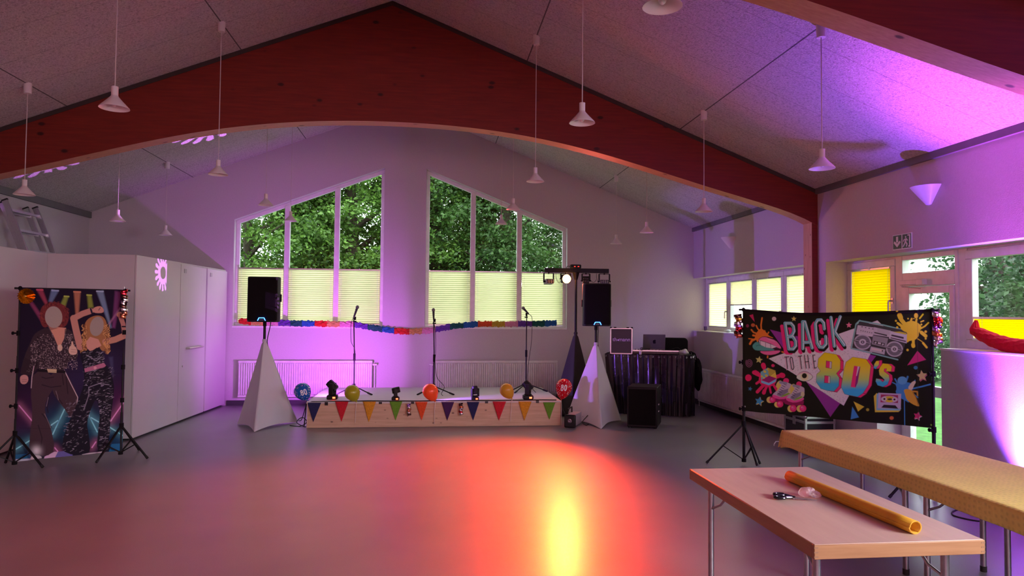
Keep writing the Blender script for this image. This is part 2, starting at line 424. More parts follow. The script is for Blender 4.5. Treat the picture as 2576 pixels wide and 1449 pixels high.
# gable wall with two sloping windows
WIN1 = (-3.36, -.845, lambda x: 3.16+.386*(x+3.36)); WIN2 = (-.115, 2.415, lambda x: 4.135-.394*(x+.115)); SILL = 1.345
b = MB()
def wp(poly): b.prism(poly, 1, YB, YB+.3)
for x0, x1 in ((XL-.3, WIN1[0]), (WIN1[1], WIN2[0]), (WIN2[1], XR+.45)):
    p = [(x0, 0), (x1, 0), (x1, zc(x1)+.05)]
    if x0 < AX < x1: p.append((AX, AZ+.05))
    wp(p+[(x0, zc(x0)+.05)])
for x0, x1, h in (WIN1, WIN2):
    wp([(x0, 0), (x1, 0), (x1, SILL), (x0, SILL)])
    wp([(x0, h(x0)), (x1, h(x1)), (x1, zc(x1)+.05), (x0, zc(x0)+.05)])
struct('wall_back', b, WHITE)
b = MB().box((XL-.3, YF, 0), (XL, YB, zc(XL)+.05)); struct('wall_left', b, WHITE)
b = MB(); p = [(XL-.3, 0), (XR+.45, 0), (XR+.45, zc(XR+.45)+.05), (AX, AZ+.05), (XL-.3, zc(XL-.3)+.05)]
b.prism(p, 1, YF-.3, YF); struct('wall_front', b, WHITE)
LEDGE, LINT, WX = 1.30, 2.265, 5.0
b = MB()
b.box((XR, YF, LINT), (XR+.45, YB, zc(XR)+.03)).box((XR, 7.99, 0), (XR+.45, 8.40, LINT)).box((XR, 8.40, 0), (XR+.45, YB, LEDGE)).box((XR, 7.03, 0), (XR+.45, 7.99, LEDGE))
b.box((XR, 4.15, 0), (XR+.45, 6.07, LEDGE)).box((XR, YF, 0), (XR+.45, 4.15, LINT))
struct('wall_right', b, WHITE)
GREY_TRIM = mat('grey_trim_paint', (.15, .15, .16), .6)
b = MB().box((XL, YF, 3.125), (XL+.035, YB, 3.225)); struct('trim_1', b, GREY_TRIM)
b = MB().box((XR-.035, YF, 3.125), (XR, YB, 3.225)); struct('trim_2', b, GREY_TRIM)
BASE = mat('dark_grey_baseboard', (.045, .045, .05), .5)
b = MB().box((-3.42, YB-.02, 0), (XR, YB, .085)); struct('baseboard_back', b, BASE)
b = MB().box((XR-.02, 8.40, 0), (XR, YB-.02, .085)); struct('baseboard_right', b, BASE)
b = MB().box((XR-.02, 7.03, 0), (XR, 8.15, .085)); struct('baseboard_right', b, BASE)
b = MB().box((XR-.02, YF, 0), (XR, 6.07, .085)); struct('baseboard_right', b, BASE)

# glulam beams on posts
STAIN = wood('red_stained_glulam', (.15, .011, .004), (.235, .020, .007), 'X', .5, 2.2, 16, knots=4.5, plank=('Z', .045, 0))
PALE_EDGE = wood('pale_glulam_edge', (.46, .24, .12), (.60, .35, .19), 'X', .5, 3, 14, knots=5)  # underside and post sides toned paler than the front and back faces
PALE_POST = wood('pale_glulam_post', (.46, .27, .17), (.62, .40, .27), 'Z', .5, 3, 14, knots=11)
dxs = np.array([0, .8, 1.5, 2.25, 2.95, 3.57, 4.2, 5.1]); zs = np.array([3.83, 3.80, 3.73, 3.605, 3.425, 3.255, 3.085, 2.815])
cf = np.polyfit(np.concatenate([-dxs[::-1], dxs]), np.concatenate([zs[::-1], zs]), 8)
def beam(name, y0, y1, label):
    t = thing(name, label, 'roof beam', (AX, y0, 2.7))
    b = MB(); xs = np.linspace(XL, XR, 61); k = len(xs)
    for i in range(k-1):
        xa, xb = xs[i], xs[i+1]; za, zb = np.polyval(cf, xa-AX), np.polyval(cf, xb-AX); ta, tb = zc(xa)-.004, zc(xb)-.004
        v = [(xa, y0, za), (xb, y0, zb), (xb, y0, tb), (xa, y0, ta), (xa, y1, za), (xb, y1, zb), (xb, y1, tb), (xa, y1, ta)]
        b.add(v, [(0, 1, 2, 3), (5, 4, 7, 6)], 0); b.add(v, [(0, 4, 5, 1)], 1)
    b.build('beam', [STAIN, PALE_EDGE], t)
    c = MB(); ht = .055
    for sx, xe in ((-1, XL), (1, XR-.03)):
        p = [(AX, AZ-.004), (xe, zc(xe)-.004), (xe, zc(xe)-ht), (AX, AZ-ht)]
        c.prism(p, 1, y0-.006, y0+.02)
    c.build('top_strip', mat('dark_brown_strip', (.045, .030, .026), .7), t)
    for x0, x1, zt in ((4.699, XR, 2.80), (XL, XL+.077, 2.80)):
        c = MB(); ya, yb = y0+.003, y1-.003; v = [(x0, ya, 0), (x1, ya, 0), (x1, yb, 0), (x0, yb, 0), (x0, ya, zt), (x1, ya, zt), (x1, yb, zt), (x0, yb, zt)]
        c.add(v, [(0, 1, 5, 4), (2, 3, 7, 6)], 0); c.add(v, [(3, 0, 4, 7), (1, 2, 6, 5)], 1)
        c.build('post', [STAIN, PALE_POST], t)
    t['kind'] = 'structure'
    return t
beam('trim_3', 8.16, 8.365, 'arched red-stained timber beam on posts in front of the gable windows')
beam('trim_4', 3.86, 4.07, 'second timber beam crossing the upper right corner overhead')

# ------------------------------------------------------------------ windows of the gable wall
def gable_window(name, x0, x1, h, mull):
    t = bpy.data.objects.new(name, None); COL.objects.link(t); t['kind'] = 'structure'; WL[t.name] = np.zeros(3)
    ya, yb, w = YB+.13, YB+.20, .062
    b = MB()
    xs = [x0]+mull+[x1]
    b.prism([(x0, SILL), (x1, SILL), (x1, SILL+w), (x0, SILL+w)], 1, ya, yb)
    b.prism([(x0, h(x0)-w*1.1), (x1, h(x1)-w*1.1), (x1, h(x1)), (x0, h(x0))], 1, ya, yb)
    b.prism([(x0, SILL+w), (x0+w, SILL+w), (x0+w, h(x0+w)-w*1.1), (x0, h(x0)-w*1.1)], 1, ya, yb)
    b.prism([(x1-w, SILL+w), (x1, SILL+w), (x1, h(x1)-w*1.1), (x1-w, h(x1-w)-w*1.1)], 1, ya, yb)
    b.build('window_frame', FRAME, t, bevel=.006)
    for m in mull:
        q = MB().prism([(m-.045, SILL+w*.7), (m+.045, SILL+w*.7), (m+.045, h(m+.045)-w*.7), (m-.045, h(m-.045)-w*.7)], 1, ya-.012, yb)
        q.build('mullion', FRAME, t, bevel=.006)
    for a, c in zip(xs[:-1], xs[1:]):
        a2, c2 = a+.04, c-.04
        q = MB().prism([(a2, SILL+.03), (c2, SILL+.03), (c2, h(c2)-.03), (a2, h(a2)-.03)], 1, yb-.035, yb-.03); q.build('pane', GLASS, t)
    q = MB().box((x0, YB-.015, SILL-.03), (x1, ya, SILL+.002)); q.build('window_sill', FRAME, t, bevel=.004)
    return xs
M1 = [-2.508, -1.662]; M2 = [.722, 1.56]
xs1 = gable_window('window_1', *WIN1, M1); xs2 = gable_window('window_2', *WIN2, M2)

def pleats(b, p0, p1, z0, z1, nrm, n):
    """zigzag cloth between two ground points"""
    p0, p1, nrm = np.array(p0, float), np.array(p1, float), np.array(nrm, float)
    def fn(u, v):
        k = v*2*n; d = abs((k % 2)-1)*.006
        p = p0+(p1-p0)*u+nrm*d; return (p[0], p[1], z0+(z1-z0)*v)
    return b.grid(fn, 1, 2*n)
def blind(p0, p1, z0, z1, nrm, m, label, group, n=26, rail='top'):
    c = (np.array(p0)+np.array(p1))/2
    t = thing('pleated_blind', label, 'window blind', (c[0], c[1], z0), group)
    pleats(MB(), (*p0, ), (*p1, ), z0+.01, z1-.01, nrm, n).build('pleated_fabric', m, t)
    a = np.array([*p0, 0.]); e = np.array([*p1, 0.]); nn = np.array([*nrm, 0.])*.008
    for z in (z0, z1):
        q = MB().bar(a+nn+(0, 0, z), e+nn+(0, 0, z), .024, .018); q.build('rail', ALU, t)
    q = MB().bar((a+e)/2+nn*2.6+(0, 0, z1-.005), (a+e)/2+nn*2.6+(0, 0, z1+.02), .03, .008); q.build('grip', FRAME, t)
    for s in (.06, .94):
        p = a+(e-a)*s+nn; q = MB().cyl(p+(0, 0, z0), p+(0, 0, z1), .0015, n=5); q.build('cord', FRAME, t)
    return t
order = ['first', 'second', 'third']
for xs, wn in ((xs1, 'left'), (xs2, 'right')):
    for i in range(3):
        a, c = xs[i]+(.062 if i == 0 else .045), xs[i+1]-(.062 if i == 2 else .045)
        what = {('left', 0): 'behind the loudspeaker with the white pyramid cover', ('left', 1): 'between the loudspeaker and the leftmost microphone', ('left', 2): 'behind the leftmost microphone',
                ('right', 0): 'behind the middle microphone', ('right', 1): 'just left of the rightmost microphone', ('right', 2): 'behind the red lamp of the lighting bar'}[(wn, i)]
        if (wn, i) == ('left', 0): what = 'behind the left loudspeaker'
        blind((a, YB+.10), (c, YB+.10), SILL+.035, 2.335, (0, -1), CREAM_BLIND, 'cream pleated blind in the gable window '+what, 'cream blinds in the gable windows')

# ------------------------------------------------------------------ right wall: windows and door
def side_sash(par, y0, y1, z0, z1, x=WX, w=.075):
    b = MB(); b.box((x, y0, z0), (x+.07, y1, z0+w)).box((x, y0, z1-w), (x+.07, y1, z1)).box((x, y0, z0+w), (x+.07, y0+w, z1-w)).box((x, y1-w, z0+w), (x+.07, y1, z1-w))
    f = b.build('sash', FRAME, par, bevel=.006)
    MB().box((x+.035, y0+w*.8, z0+w*.8), (x+.04, y1-w*.8, z1-w*.8)).build('pane', GLASS, f)
    return f
HANDLE = mat('satin_metal_handle', (.6, .58, .55), .35, .8)
def win_handle(par, y, z, s, x=WX):
    b = MB().cyl((x, y, z), (x-.045, y, z), .011, n=10).tube([(x-.045, y, z), (x-.05, y, z-.02), (x-.05, y, z-.12)], .009, 8)
    b.box((x-.006, y-.014, z-.03), (x+.002, y+.014, z+.03)); b.build('handle', HANDLE, par, smooth=True)
def root(name):
    t = bpy.data.objects.new(name, None); COL.objects.link(t); t['kind'] = 'structure'; WL[t.name] = np.zeros(3); return t
w3 = root('window_3')
e3 = [12.22, 11.31, 10.36, 9.44, 8.44]
Z0, Z1 = LEDGE+.015, LINT-.02
fb = MB().box((WX+.01, 12.22, LEDGE), (WX+.12, YB, LINT)).box((WX+.02, 8.44, LEDGE), (WX+.12, 12.22, LEDGE+.014)).box((WX+.02, 8.44, LINT-.019), (WX+.12, 12.22, LINT)).box((WX+.01, 8.40, LEDGE), (WX+.12, 8.44, LINT))
fb.build('window_frame', FRAME, w3)
for i in range(4):
    s = side_sash(w3, e3[i+1]+.006, e3[i]-.006, Z0, Z1)
hz = 1.66
for y in (e3[1]+.04, e3[2]+.04, e3[2]-.05, e3[3]+.045): win_handle(w3, y, hz, 1)
MB().box((XR-.012, 8.40, LEDGE-.002), (WX+.02, YB, LEDGE+.016)).build('window_sill', FRAME, w3, bevel=.003)
nm = ['in the corner window next to the gable wall', 'half raised in the second side window from the gable wall', 'in the third side window from the gable wall', 'in the side window beside the timber post']
for i in range(4):
    lo = Z0+.075
    if i == 1: lo = 1.765
    blind((WX+.016, e3[i+1]+.083), (WX+.016, e3[i]-.083), lo+.006, Z1-.082, (-1, 0), PALE_BLIND, 'pale backlit pleated blind '+nm[i], 'pale blinds in the side windows', 20)
w4 = root('window_4')
X4 = 5.05
MB().box((X4+.01, 7.02, LEDGE), (X4+.12, 7.10, LINT)).box((X4+.02, 7.10, LINT-.019), (X4+.12, 7.99, LINT)).box((X4+.02, 7.10, LEDGE), (X4+.12, 7.99, LEDGE+.014)).build('window_frame', FRAME, w4)
side_sash(w4, 7.105, 7.985, Z0, Z1, X4, .08)
win_handle(w4, 7.145, 1.78, 1, X4)
MB().box((XR-.012, 7.03, LEDGE-.002), (X4+.02, 7.99, LEDGE+.016)).build('window_sill', FRAME, w4, bevel=.003)
blind((X4+.016, 7.187), (X4+.016, 7.903), Z0+.09, 2.152, (-1, 0), YELLOW_BLIND, 'bright yellow pleated blind in the narrow window beside the glass door', None, 24)
w5 = root('window_5')
MB().box((X4+.01, 6.075, 1.30), (X4+.12, 6.18, LINT)).box((X4+.02, 4.15, LINT-.019), (X4+.12, 6.075, LINT)).box((X4+.02, 4.15, LEDGE), (X4+.12, 6.075, LEDGE+.014)).build('window_frame', FRAME, w5)
side_sash(w5, 4.20, 6.09, Z0, Z1, X4, .085)
MB().box((XR-.012, 4.15, LEDGE-.002), (X4+.02, 6.07, LEDGE+.016)).build('window_sill', FRAME, w5, bevel=.003)
blind((X4+.016, 4.288), (X4+.016, 6.002), Z0+.09, 1.605, (-1, 0), YELLOW_BLIND, 'yellow pleated blind covering the lower part of the far right window', None, 9)
d1 = root('door_1')
b = MB().box((X4, 6.98, 0), (X4+.08, 7.019, LINT)).box((X4, 6.18, 0), (X4+.08, 6.222, LINT)).box((X4, 6.222, LINT-.05), (X4+.08, 6.98, LINT)).box((X4, 6.222, 1.93), (X4+.08, 6.98, 2.075)).box((X4+.01, 6.075, 0), (X4+.12, 6.18, 1.30))
b.build('door_frame', FRAME, d1, bevel=.005)
MB().box((X4+.04, 6.215, 2.06), (X4+.045, 6.985, LINT-.04)).build('transom_pane', GLASS, d1)
b = MB(); y0, y1, z1 = 6.224, 6.978, 1.925
b.box((X4-.012, y0, .01), (X4+.06, y0+.06, z1)).box((X4-.012, y1-.115, .01), (X4+.06, y1, z1)).box((X4-.012, y0+.06, z1-.075), (X4+.06, y1-.115, z1)).box((X4-.012, y0+.06, .01), (X4+.06, y1-.115, .14)).box((X4-.012, y0+.06, .80), (X4+.06, y1-.115, .905))
lf = b.build('door_leaf', FRAME, d1, bevel=.005)
MB().box((X4+.02, y0+.05, .90), (X4+.025, y1-.105, z1-.07)).build('pane', GLASS, lf)
MB().box((X4+.02, y0+.05, .13), (X4+.025, y1-.105, .81)).build('pane', GLASS, lf)
b = MB().box((X4-.05, 6.70, 1.945), (X4, 6.96, 1.995)).box((X4-.055, 6.60, 1.94), (X4, 6.70, 2.0)); cl = b.build('door_closer', FRAME, d1, bevel=.006)
MB().bar((X4-.04, 6.93, 1.935), (X4-.14, 6.80, 1.93), .016, .008).bar((X4-.14, 6.80, 1.925), (X4-.03, 6.66, 1.90), .016, .008).build('closer_arm', HANDLE, cl)
MB().cyl((X4-.02, 6.90, .93), (X4-.06, 6.90, .93), .011, n=10).bar((X4-.06, 6.91, .93), (X4-.06, 6.80, .93), .018).build('handle', HANDLE, lf)

# ------------------------------------------------------------------ radiators
RADI = mat('white_radiator_enamel', (.74, .73, .73), .35)
def radiator(label, a, c, z0, z1, axis, front, valve):
    """a, c: ends along the wall; front: coordinate of the front face; depth .1"""
    t = thing('radiator', label, 'radiator', (*(((a+c)/2, front) if axis == 0 else (front, (a+c)/2)), z0))
    def P(s, d, z): return (s, front+d, z) if axis == 0 else (front+d, s, z)
    b = MB(); n = int((c-a)/.0375)
    b.box(P(a, .035, z0), P(c, .075, z1))
    for i in range(n):
        s = a+(i+.5)*(c-a)/n; w = (c-a)/n*.30
        b.add([P(s-w*1.5, .035, z0+.025), P(s-w*.7, .008, z0+.045), P(s+w*.7, .008, z0+.045), P(s+w*1.5, .035, z0+.025), P(s-w*1.5, .035, z1-.025), P(s-w*.7, .008, z1-.045), P(s+w*.7, .008, z1-.045), P(s+w*1.5, .035, z1-.025)],
              [(0, 1, 5, 4), (1, 2, 6, 5), (2, 3, 7, 6), (0, 3, 2, 1), (4, 5, 6, 7)])
    b.box(P(a, .012, z1-.022), P(c, .075, z1)).box(P(a, .012, z0), P(c, .075, z0+.022))
    b.build('panel', RADI, t)
    g = MB()
    for i in range(int((c-a)/.03)): g.box(P(a+i*.03+.006, .03, z1), P(a+i*.03+.012, .07, z1+.006))
    g.box(P(a, .025, z1), P(c, .03, z1+.008)).box(P(a, .07, z1), P(c, .075, z1+.008)); g.build('top_grille', RADI, t)
    e, sgn = (a, -1) if valve < 0 else (c, 1)
    MB().tube([P(e, .05, z1-.06), P(e+sgn*.03, .05, z1-.06), P(e+sgn*.035, .05, z1-.1), P(e+sgn*.035, .05, max(.02, z0-.08)), P(e+sgn*.035, .05, .0)], .008, 8).build('pipe', RADI, t, smooth=True)
    MB().cyl(P(e+sgn*.01, .04, z1-.06), P(e+sgn*.075, .04, z1-.06), .018, n=14).build('valve', FRAME, t, smooth=True)
    for s in (a+.12*(c-a), a+.88*(c-a)):
        MB().box(P(s-.012, .075, z0+.1), P(s+.012, .105, z1-.05)).build('bracket', RADI, t)
radiator('long white radiator under the left gable window', -3.215, -1.0, .15, .755, 0, YB-.13, 1)
radiator('white radiator under the right gable window behind the microphones', .045, 2.23, .18, .755, 0, YB-.13, -1)
radiator('white radiator on the side wall beyond the banner', 8.75, 11.8, .10, .66, 1, XR-.13, 1)

# ------------------------------------------------------------------ built-in closet on the left
DARKGAP = mat('dark_plinth', (.02, .018, .02), .8)  # dark plinth under the closet and cupboard
t = thing('storage_closet', 'white built-in closet block in the left corner with three tall side panels', 'closet', (-4.6, 10.6, 0))
def fx(y): return -3.625+.055*(y-9.04)          # slightly splayed front
b = MB().prism([(XL+.03, 9.06), (fx(9.06)-.022, 9.06), (fx(12.27)-.022, 12.27), (XL+.03, 12.27)], 2, .03, 2.285); b.build('body', LACQ, t)
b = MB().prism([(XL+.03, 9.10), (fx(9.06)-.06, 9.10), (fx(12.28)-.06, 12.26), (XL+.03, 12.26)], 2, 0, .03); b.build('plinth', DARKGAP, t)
ys = [9.06, 10.37, 10.395, 11.33, 11.38, 12.27]
for i, (ya, yb) in enumerate(((9.06, 10.365), (10.385, 11.335), (11.385, 12.27))):
    b = MB().prism([(fx(ya)-.02, ya), (fx(ya), ya), (fx(yb), yb), (fx(yb)-.02, yb)], 2, .03, 2.285 if i == 0 else 2.262)
    d = b.build('door' if i else 'side_panel', LACQ, t, bevel=.003)
    if i == 1:
        y0 = 10.62; x0 = fx(y0)
        MB().tube([(x0, y0, 1.05), (x0+.05, y0, 1.05), (x0+.055, y0+.02, 1.05), (fx(y0+.5)+.055, y0+.5, 1.05), (fx(y0+.5)+.05, y0+.52, 1.05), (fx(y0+.5), y0+.52, 1.05)], .014, 10).build('handle', HANDLE, d, smooth=True)
        MB().cyl((fx(10.5), 10.5, .80), (fx(10.5)+.012, 10.5, .80), .014, n=12).build('lock', HANDLE, d)
    if i:
        MB().box((fx(ya+.14), ya+.10, 2.14), (fx(ya+.14)+.006, ya+.19, 2.20)).build('label_plate', mat('grey_sticker', (.45, .44, .45), .5), d)
t = thing('built_in_cupboard', 'white cupboard front at the left edge behind the party photo backdrop', 'cupboard', (-5.1, 6, 0))
MB().box((XL+.03, 3.2, .03), (-4.655, 9.055, 2.285)).build('body', LACQ, t, bevel=.003)
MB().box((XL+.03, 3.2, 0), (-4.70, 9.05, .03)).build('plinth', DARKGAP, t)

# aluminium ladder stowed on top of the closet, leaning on the wall
t = thing('aluminium_ladder', 'aluminium ladder leaning on the left wall above the closet', 'ladder', (-5.3, 10.0, 2.285))
def lad(y0, y1, x0, x1, zt, tag_):
    for y in (y0, y1):
        p, q = np.array((x0, y, 2.285)), np.array((x1, y, zt))
        r = MB().bar(p, q, .07, .025, up=(0, 1, 0)).build('rail', ALU, t, bevel=.003)
        MB().bar(q-(q-p)*.01, q+(q-p)*.015, .075, .03, up=(0, 1, 0)).build('end_cap', RUBBER, r)
    for k in range(3):
        s = .12+k*.36; p = np.array((x0+(x1-x0)*s, y0, 2.285+(zt-2.285)*s)); q = p+(0, y1-y0, 0)
        MB().bar(p, q, .035, .03).build('rung', ALU, t)
lad(9.72, 10.42, -5.24, -5.54, 3.02, 'a'); lad(9.80, 10.34, -5.32, -5.62, 3.0, 'b')

# ------------------------------------------------------------------ sconces, sign
def sconce(y, z, label):
    t = thing('wall_lamp', label, 'wall lamp', (XR, y, z-.09), 'quarter cone wall lamps')
    b = MB(); n = 16
    prof = [(.0, -.095), (.03, -.09), (.10, .0), (.165, .085), (.160, .085), (.095, .0), (.028, -.08), (0, -.085)]
    b.lathe(prof, (XR, y, z), n, a0=PI/2, a1=3*PI/2); b.build('shade', LAMPW, t, smooth=True)
    MB().box((XR-.02, y-.05, z-.04), (XR, y+.05, z+.04)).build('wall_plate', LAMPW, t)
    MB().cyl((XR-.06, y, z-.03), (XR-.06, y, z+.05), .02, n=10).build('bulb', mat('frosted_glass', (.8, .8, .78), .3), t, smooth=True)
sconce(6.20, 2.785, 'white half-cone wall lamp above the right wall windows near the exit sign')
sconce(10.68, 2.765, 'white half-cone wall lamp on the side wall near the gable corner')
t = thing('exit_sign', 'green and white emergency exit sign with arrow and running man above the glass door', 'sign', (XR, 6.59, 2.30))
GREEN = mat('sign_green', (.01, .16, .09), .5); SIGNW = mat('sign_pale_green_white', (.75, .92, .86), .5)
MB().box((XR-.006, 6.445, 2.297), (XR, 6.735, 2.455)).build('plate', SIGNW, t)
def sg(poly, m, x): return MB().slab([(XR-x, 6.735-.29*u, 2.297+.158*v) for u, v in poly], (-1, 0, 0), .0012).build('print', m, t)
def sgs(name, polys, m, x):
    b = MB()
    for poly in polys: b.slab([(XR-x, 6.735-.29*u, 2.297+.158*v) for u, v in poly], (-1, 0, 0), .0012)
    return b.build(name, m, t)
sgs('green_field', [[(.03, .06), (.47, .06), (.47, .94), (.03, .94)], [(.53, .06), (.97, .06), (.97, .94), (.53, .94)]], GREEN, .0065)
sgs('arrow', [[(.20, .86), (.31, .86), (.31, .48), (.20, .48)], [(.25, .16), (.44, .46), (.40, .58), (.255, .40), (.11, .58), (.07, .46)]], SIGNW, .0085)
c8 = [(.70+.035*math.cos(i*PI/4), .76+.065*math.sin(i*PI/4)) for i in range(8)]
sgs('running_man', [c8, [(.66, .66), (.76, .68), (.73, .42), (.65, .40)], [(.65, .44), (.72, .42), (.64, .24), (.57, .12), (.55, .18)], [(.68, .44), (.74, .44), (.80, .30), (.76, .12), (.72, .14), (.74, .28)], [(.74, .68), (.82, .54), (.80, .50), (.72, .60)], [(.66, .66), (.58, .58), (.57, .46), (.60, .46), (.62, .56), (.68, .60)],
     [(.80, .90), (.94, .90), (.94, .10), (.84, .10), (.84, .20), (.88, .20), (.88, .82), (.80, .82)]], SIGNW, .0085)

# ------------------------------------------------------------------ pendant lamps
CORD = mat('white_lamp_cord', (.62, .58, .56), .5)
def pendant(x, y, zb, label):
    zt = zc(x)
    t = thing('pendant_lamp', label, 'pendant lamp', (x, y, zb), 'white pendant lamps')
    b = MB().lathe([(.0225, .090), (.026, .082), (.050, .054), (.094, .007), (.097, 0), (.093, .003), (.048, .050), (.022, .078), (.0, .08)], (x, y, zb), 28); b.build('shade', LAMPW, t, smooth=True, sharp=.9)
    MB().cyl((x, y, zb+.078), (x, y, zb+.152), .0225, n=18).build('socket', LAMPW, t, smooth=True)
    MB().ell((x, y, zb+.042), (.022, .022, .032), 12, 8).build('bulb', mat('frosted_glass', (.8, .8, .78), .3), t, smooth=True)
    MB().cyl((x, y, zb+.15), (x, y, zt-.08), .0042, n=6).build('cord', CORD, t)
    MB().cyl((x, y, zt-.095), (x, y, zt+.01), .034, .038, n=20).build('canopy', LAMPW, t, smooth=True)
rows = {-4.05: ('far left row', 2.745), -2.2: ('inner left row', 3.005), 1.1: ('inner right row', 3.035), 3.0: ('far right row', 2.755)}
for X, (rn, z) in rows.items():
    for Y, dz in ((5.06, 0), (7.42, 0), (9.5, 0), (11.13, 0)):
        if X == -4.05 and Y == 5.06: continue
        pos = {5.06: 'nearest before the big beam', 7.42: 'just in front of the big beam', 9.5: 'just behind the big beam', 11.13: 'closest to the gable wall'}[Y]
        pendant(X, Y, z, 'white cone pendant lamp, %s, %s' % (rn, pos))
pendant(1.1, 3.24, 3.115, 'white cone pendant lamp cut by the top edge, inner right row')

# ------------------------------------------------------------------ outside
LAWN = mat('lawn_grass', (.07, .21, .035), .9, noise=(6, .35), bump=(40, .8))
b = MB().box((-30, 12.95, -.3), (40, 60, -.12)); tag(b.build('lawn', LAWN), 'mown lawn behind the gable', 'lawn', kind='structure')
b = MB().box((5.25, -30, -.3), (60, 12.95, -.12)); tag(b.build('lawn', LAWN), 'mown lawn beyond the glass door', 'lawn', kind='structure')
def leaves(cent, size, droop=.35, face=(0, -1, 0)):
    n = len(cent); cent = np.array(cent)
    d = RNG.normal(size=(n, 3)); d[:, 2] = d[:, 2]*.5-droop; d /= np.linalg.norm(d, axis=1)[:, None]
    nr = RNG.normal(size=(n, 3))*.6+np.array(face)*.5+np.array((0, 0, .6))
    s = np.cross(d, nr); s /= np.linalg.norm(s, axis=1)[:, None]+1e-9
    L = (size*(.6+.8*RNG.random(n)))[:, None]
    up = np.cross(s, d)*L*.08
    return np.stack([cent, cent+d*L*.45+s*L*.27+up, cent+d*L, cent+d*L*.45-s*L*.27+up], 1).reshape(-1, 3)
def leaf_mesh(name, V, m, parent):
    n = len(V)//4; me = bpy.data.meshes.new(name); V = (V-WL[parent.name])*U
    me.vertices.add(4*n); me.vertices.foreach_set('co', V.astype(np.float32).ravel())
    me.loops.add(4*n); me.loops.foreach_set('vertex_index', np.arange(4*n, dtype=np.int32))
    me.polygons.add(n); me.polygons.foreach_set('loop_start', np.arange(0, 4*n, 4, dtype=np.int32))
    me.update(calc_edges=True); me.materials.append(m)
    o = bpy.data.objects.new(name, me); COL.objects.link(o); o.parent = parent; WL[o.name] = WL[parent.name]; return o
BARK = wood('bark', (.05, .035, .025), (.13, .10, .075), 'Z', .9, 5, 6)
LEAF1 = leaf_mat('maple_leaf', (.022, .07, .014), (.20, .38, .055)); LEAF2 = leaf_mat('dark_leaf', (.014, .045, .012), (.10, .22, .045)); LEAF3 = leaf_mat('ivy_leaf', (.010, .04, .016), (.075, .17, .06))
def tree(name, label, x, y, rx, ry, z0, z1, sprays, per, size, m, tr=.16, group=None, face=(0, -1, 0), spr=.5, hollow=.35):
    t = thing(name, label, 'tree', (x, y, -.12), group)
    b = MB().tube([(x, y, -.15), (x+.06, y, z1*.3), (x-.08, y+.1, z1*.6), (x, y, z1*.92)], [tr*1.3, tr, tr*.7, tr*.2], 12)
    for k in range(9):
        a = RNG.random()*2*PI; h = z0+(z1-z0)*(.05+.8*k/9); r = rx*.75
        b.tube([(x, y, h-.5), (x+math.cos(a)*r*.5, y+math.sin(a)*r*.5, h), (x+math.cos(a)*r, y+math.sin(a)*r, h+.25)], [tr*.4, tr*.25, tr*.07], 6)
    b.build('trunk', BARK, t, smooth=True)
    c = []
    for _ in range(sprays):
        u = RNG.random(); th = RNG.random()*2*PI; q = (hollow+(1-hollow)*RNG.random()**.5); h = z0+(z1-z0)*u
        env = math.sin(PI*(.12+.80*u))**.6
        ct = np.array((x+rx*env*q*math.cos(th), y+ry*env*q*math.sin(th), h))
        p = RNG.normal(size=(per, 3))*np.array((spr*.5, spr*.5, spr*.16)); p[:, 2] -= .35*np.hypot(p[:, 0], p[:, 1])
        c.append(ct+p)
    leaf_mesh('crown', leaves(np.concatenate(c), size, face=face), m, t)
G = 'leafy trees behind the gable windows'
tree('leafy_tree', 'bright green leafy tree behind the left gable window, filling its lower left', -4.3, 17.0, 2.2, 1.6, .6, 6.2, 290, 210, .098, LEAF1, .15, G)
tree('leafy_tree', 'tall leafy tree behind the middle of the left gable window, trunk showing', -2.0, 17.8, 1.9, 1.7, .8, 7.6, 380, 210, .098, LEAF1, .2, G)
tree('leafy_tree', 'dense leafy tree standing behind the pier between both gable windows', .1, 18.2, 1.8, 1.7, .8, 8.0, 290, 210, .098, LEAF1, .2, G)
tree('leafy_tree', 'leafy tree filling the left panes of the right gable window', 1.9, 17.4, 1.7, 1.6, .8, 7.2, 350, 200, .095, LEAF2, .18, G)
tree('leafy_tree', 'darker thin-leaved tree behind the right end of the right gable window', 4.0, 18.4, 1.9, 1.7, 1.2, 7.0, 190, 160, .09, LEAF2, .18, G)
tree('leafy_tree', 'background tree far behind the left gable window', -3.2, 22.5, 2.6, 1.6, .5, 7.8, 150, 70, .15, LEAF2, .2, G)
tree('leafy_tree', 'background tree far behind the right gable window', 1.2, 23.0, 2.8, 1.6, .5, 8.5, 170, 70, .15, LEAF2, .2, G)

# ================================================================== stage
SY, SZ = 9.88, .355
DECK = wood('pale_stage_deck', (.50, .47, .46), (.62, .59, .58), 'X', .5, 2.5, 8)
STAGEW = wood('knotty_spruce_board', (.52, .33, .20), (.66, .45, .29), 'X', .55, 3, 12, knots=8, plank=('Z', .115, .01))
t = thing('stage', 'low wooden stage with pale deck and knotty spruce front under the gable windows', 'stage', (.09, 10.8, 0))
MB().box((-1.695, SY-.005, SZ-.022), (1.865, 11.72, SZ)).build('deck', DECK, t, bevel=.003)
MB().box((-1.685, SY, .004), (1.857, SY+.02, SZ-.022)).build('front_board', STAGEW, t)
for x in (-1.685, 1.837):
    MB().box((x, SY+.02, .004), (x+.02, 11.70, SZ-.022)).build('side_board', STAGEW, t)
MB().box((-1.685, 11.70, .004), (1.857, 11.72, SZ-.022)).build('back_board', STAGEW, t)
for x in (-.55, .62): MB().box((x, SY+.02, .0), (x+.06, 11.7, SZ-.022)).build('joist', STAGEW, t)

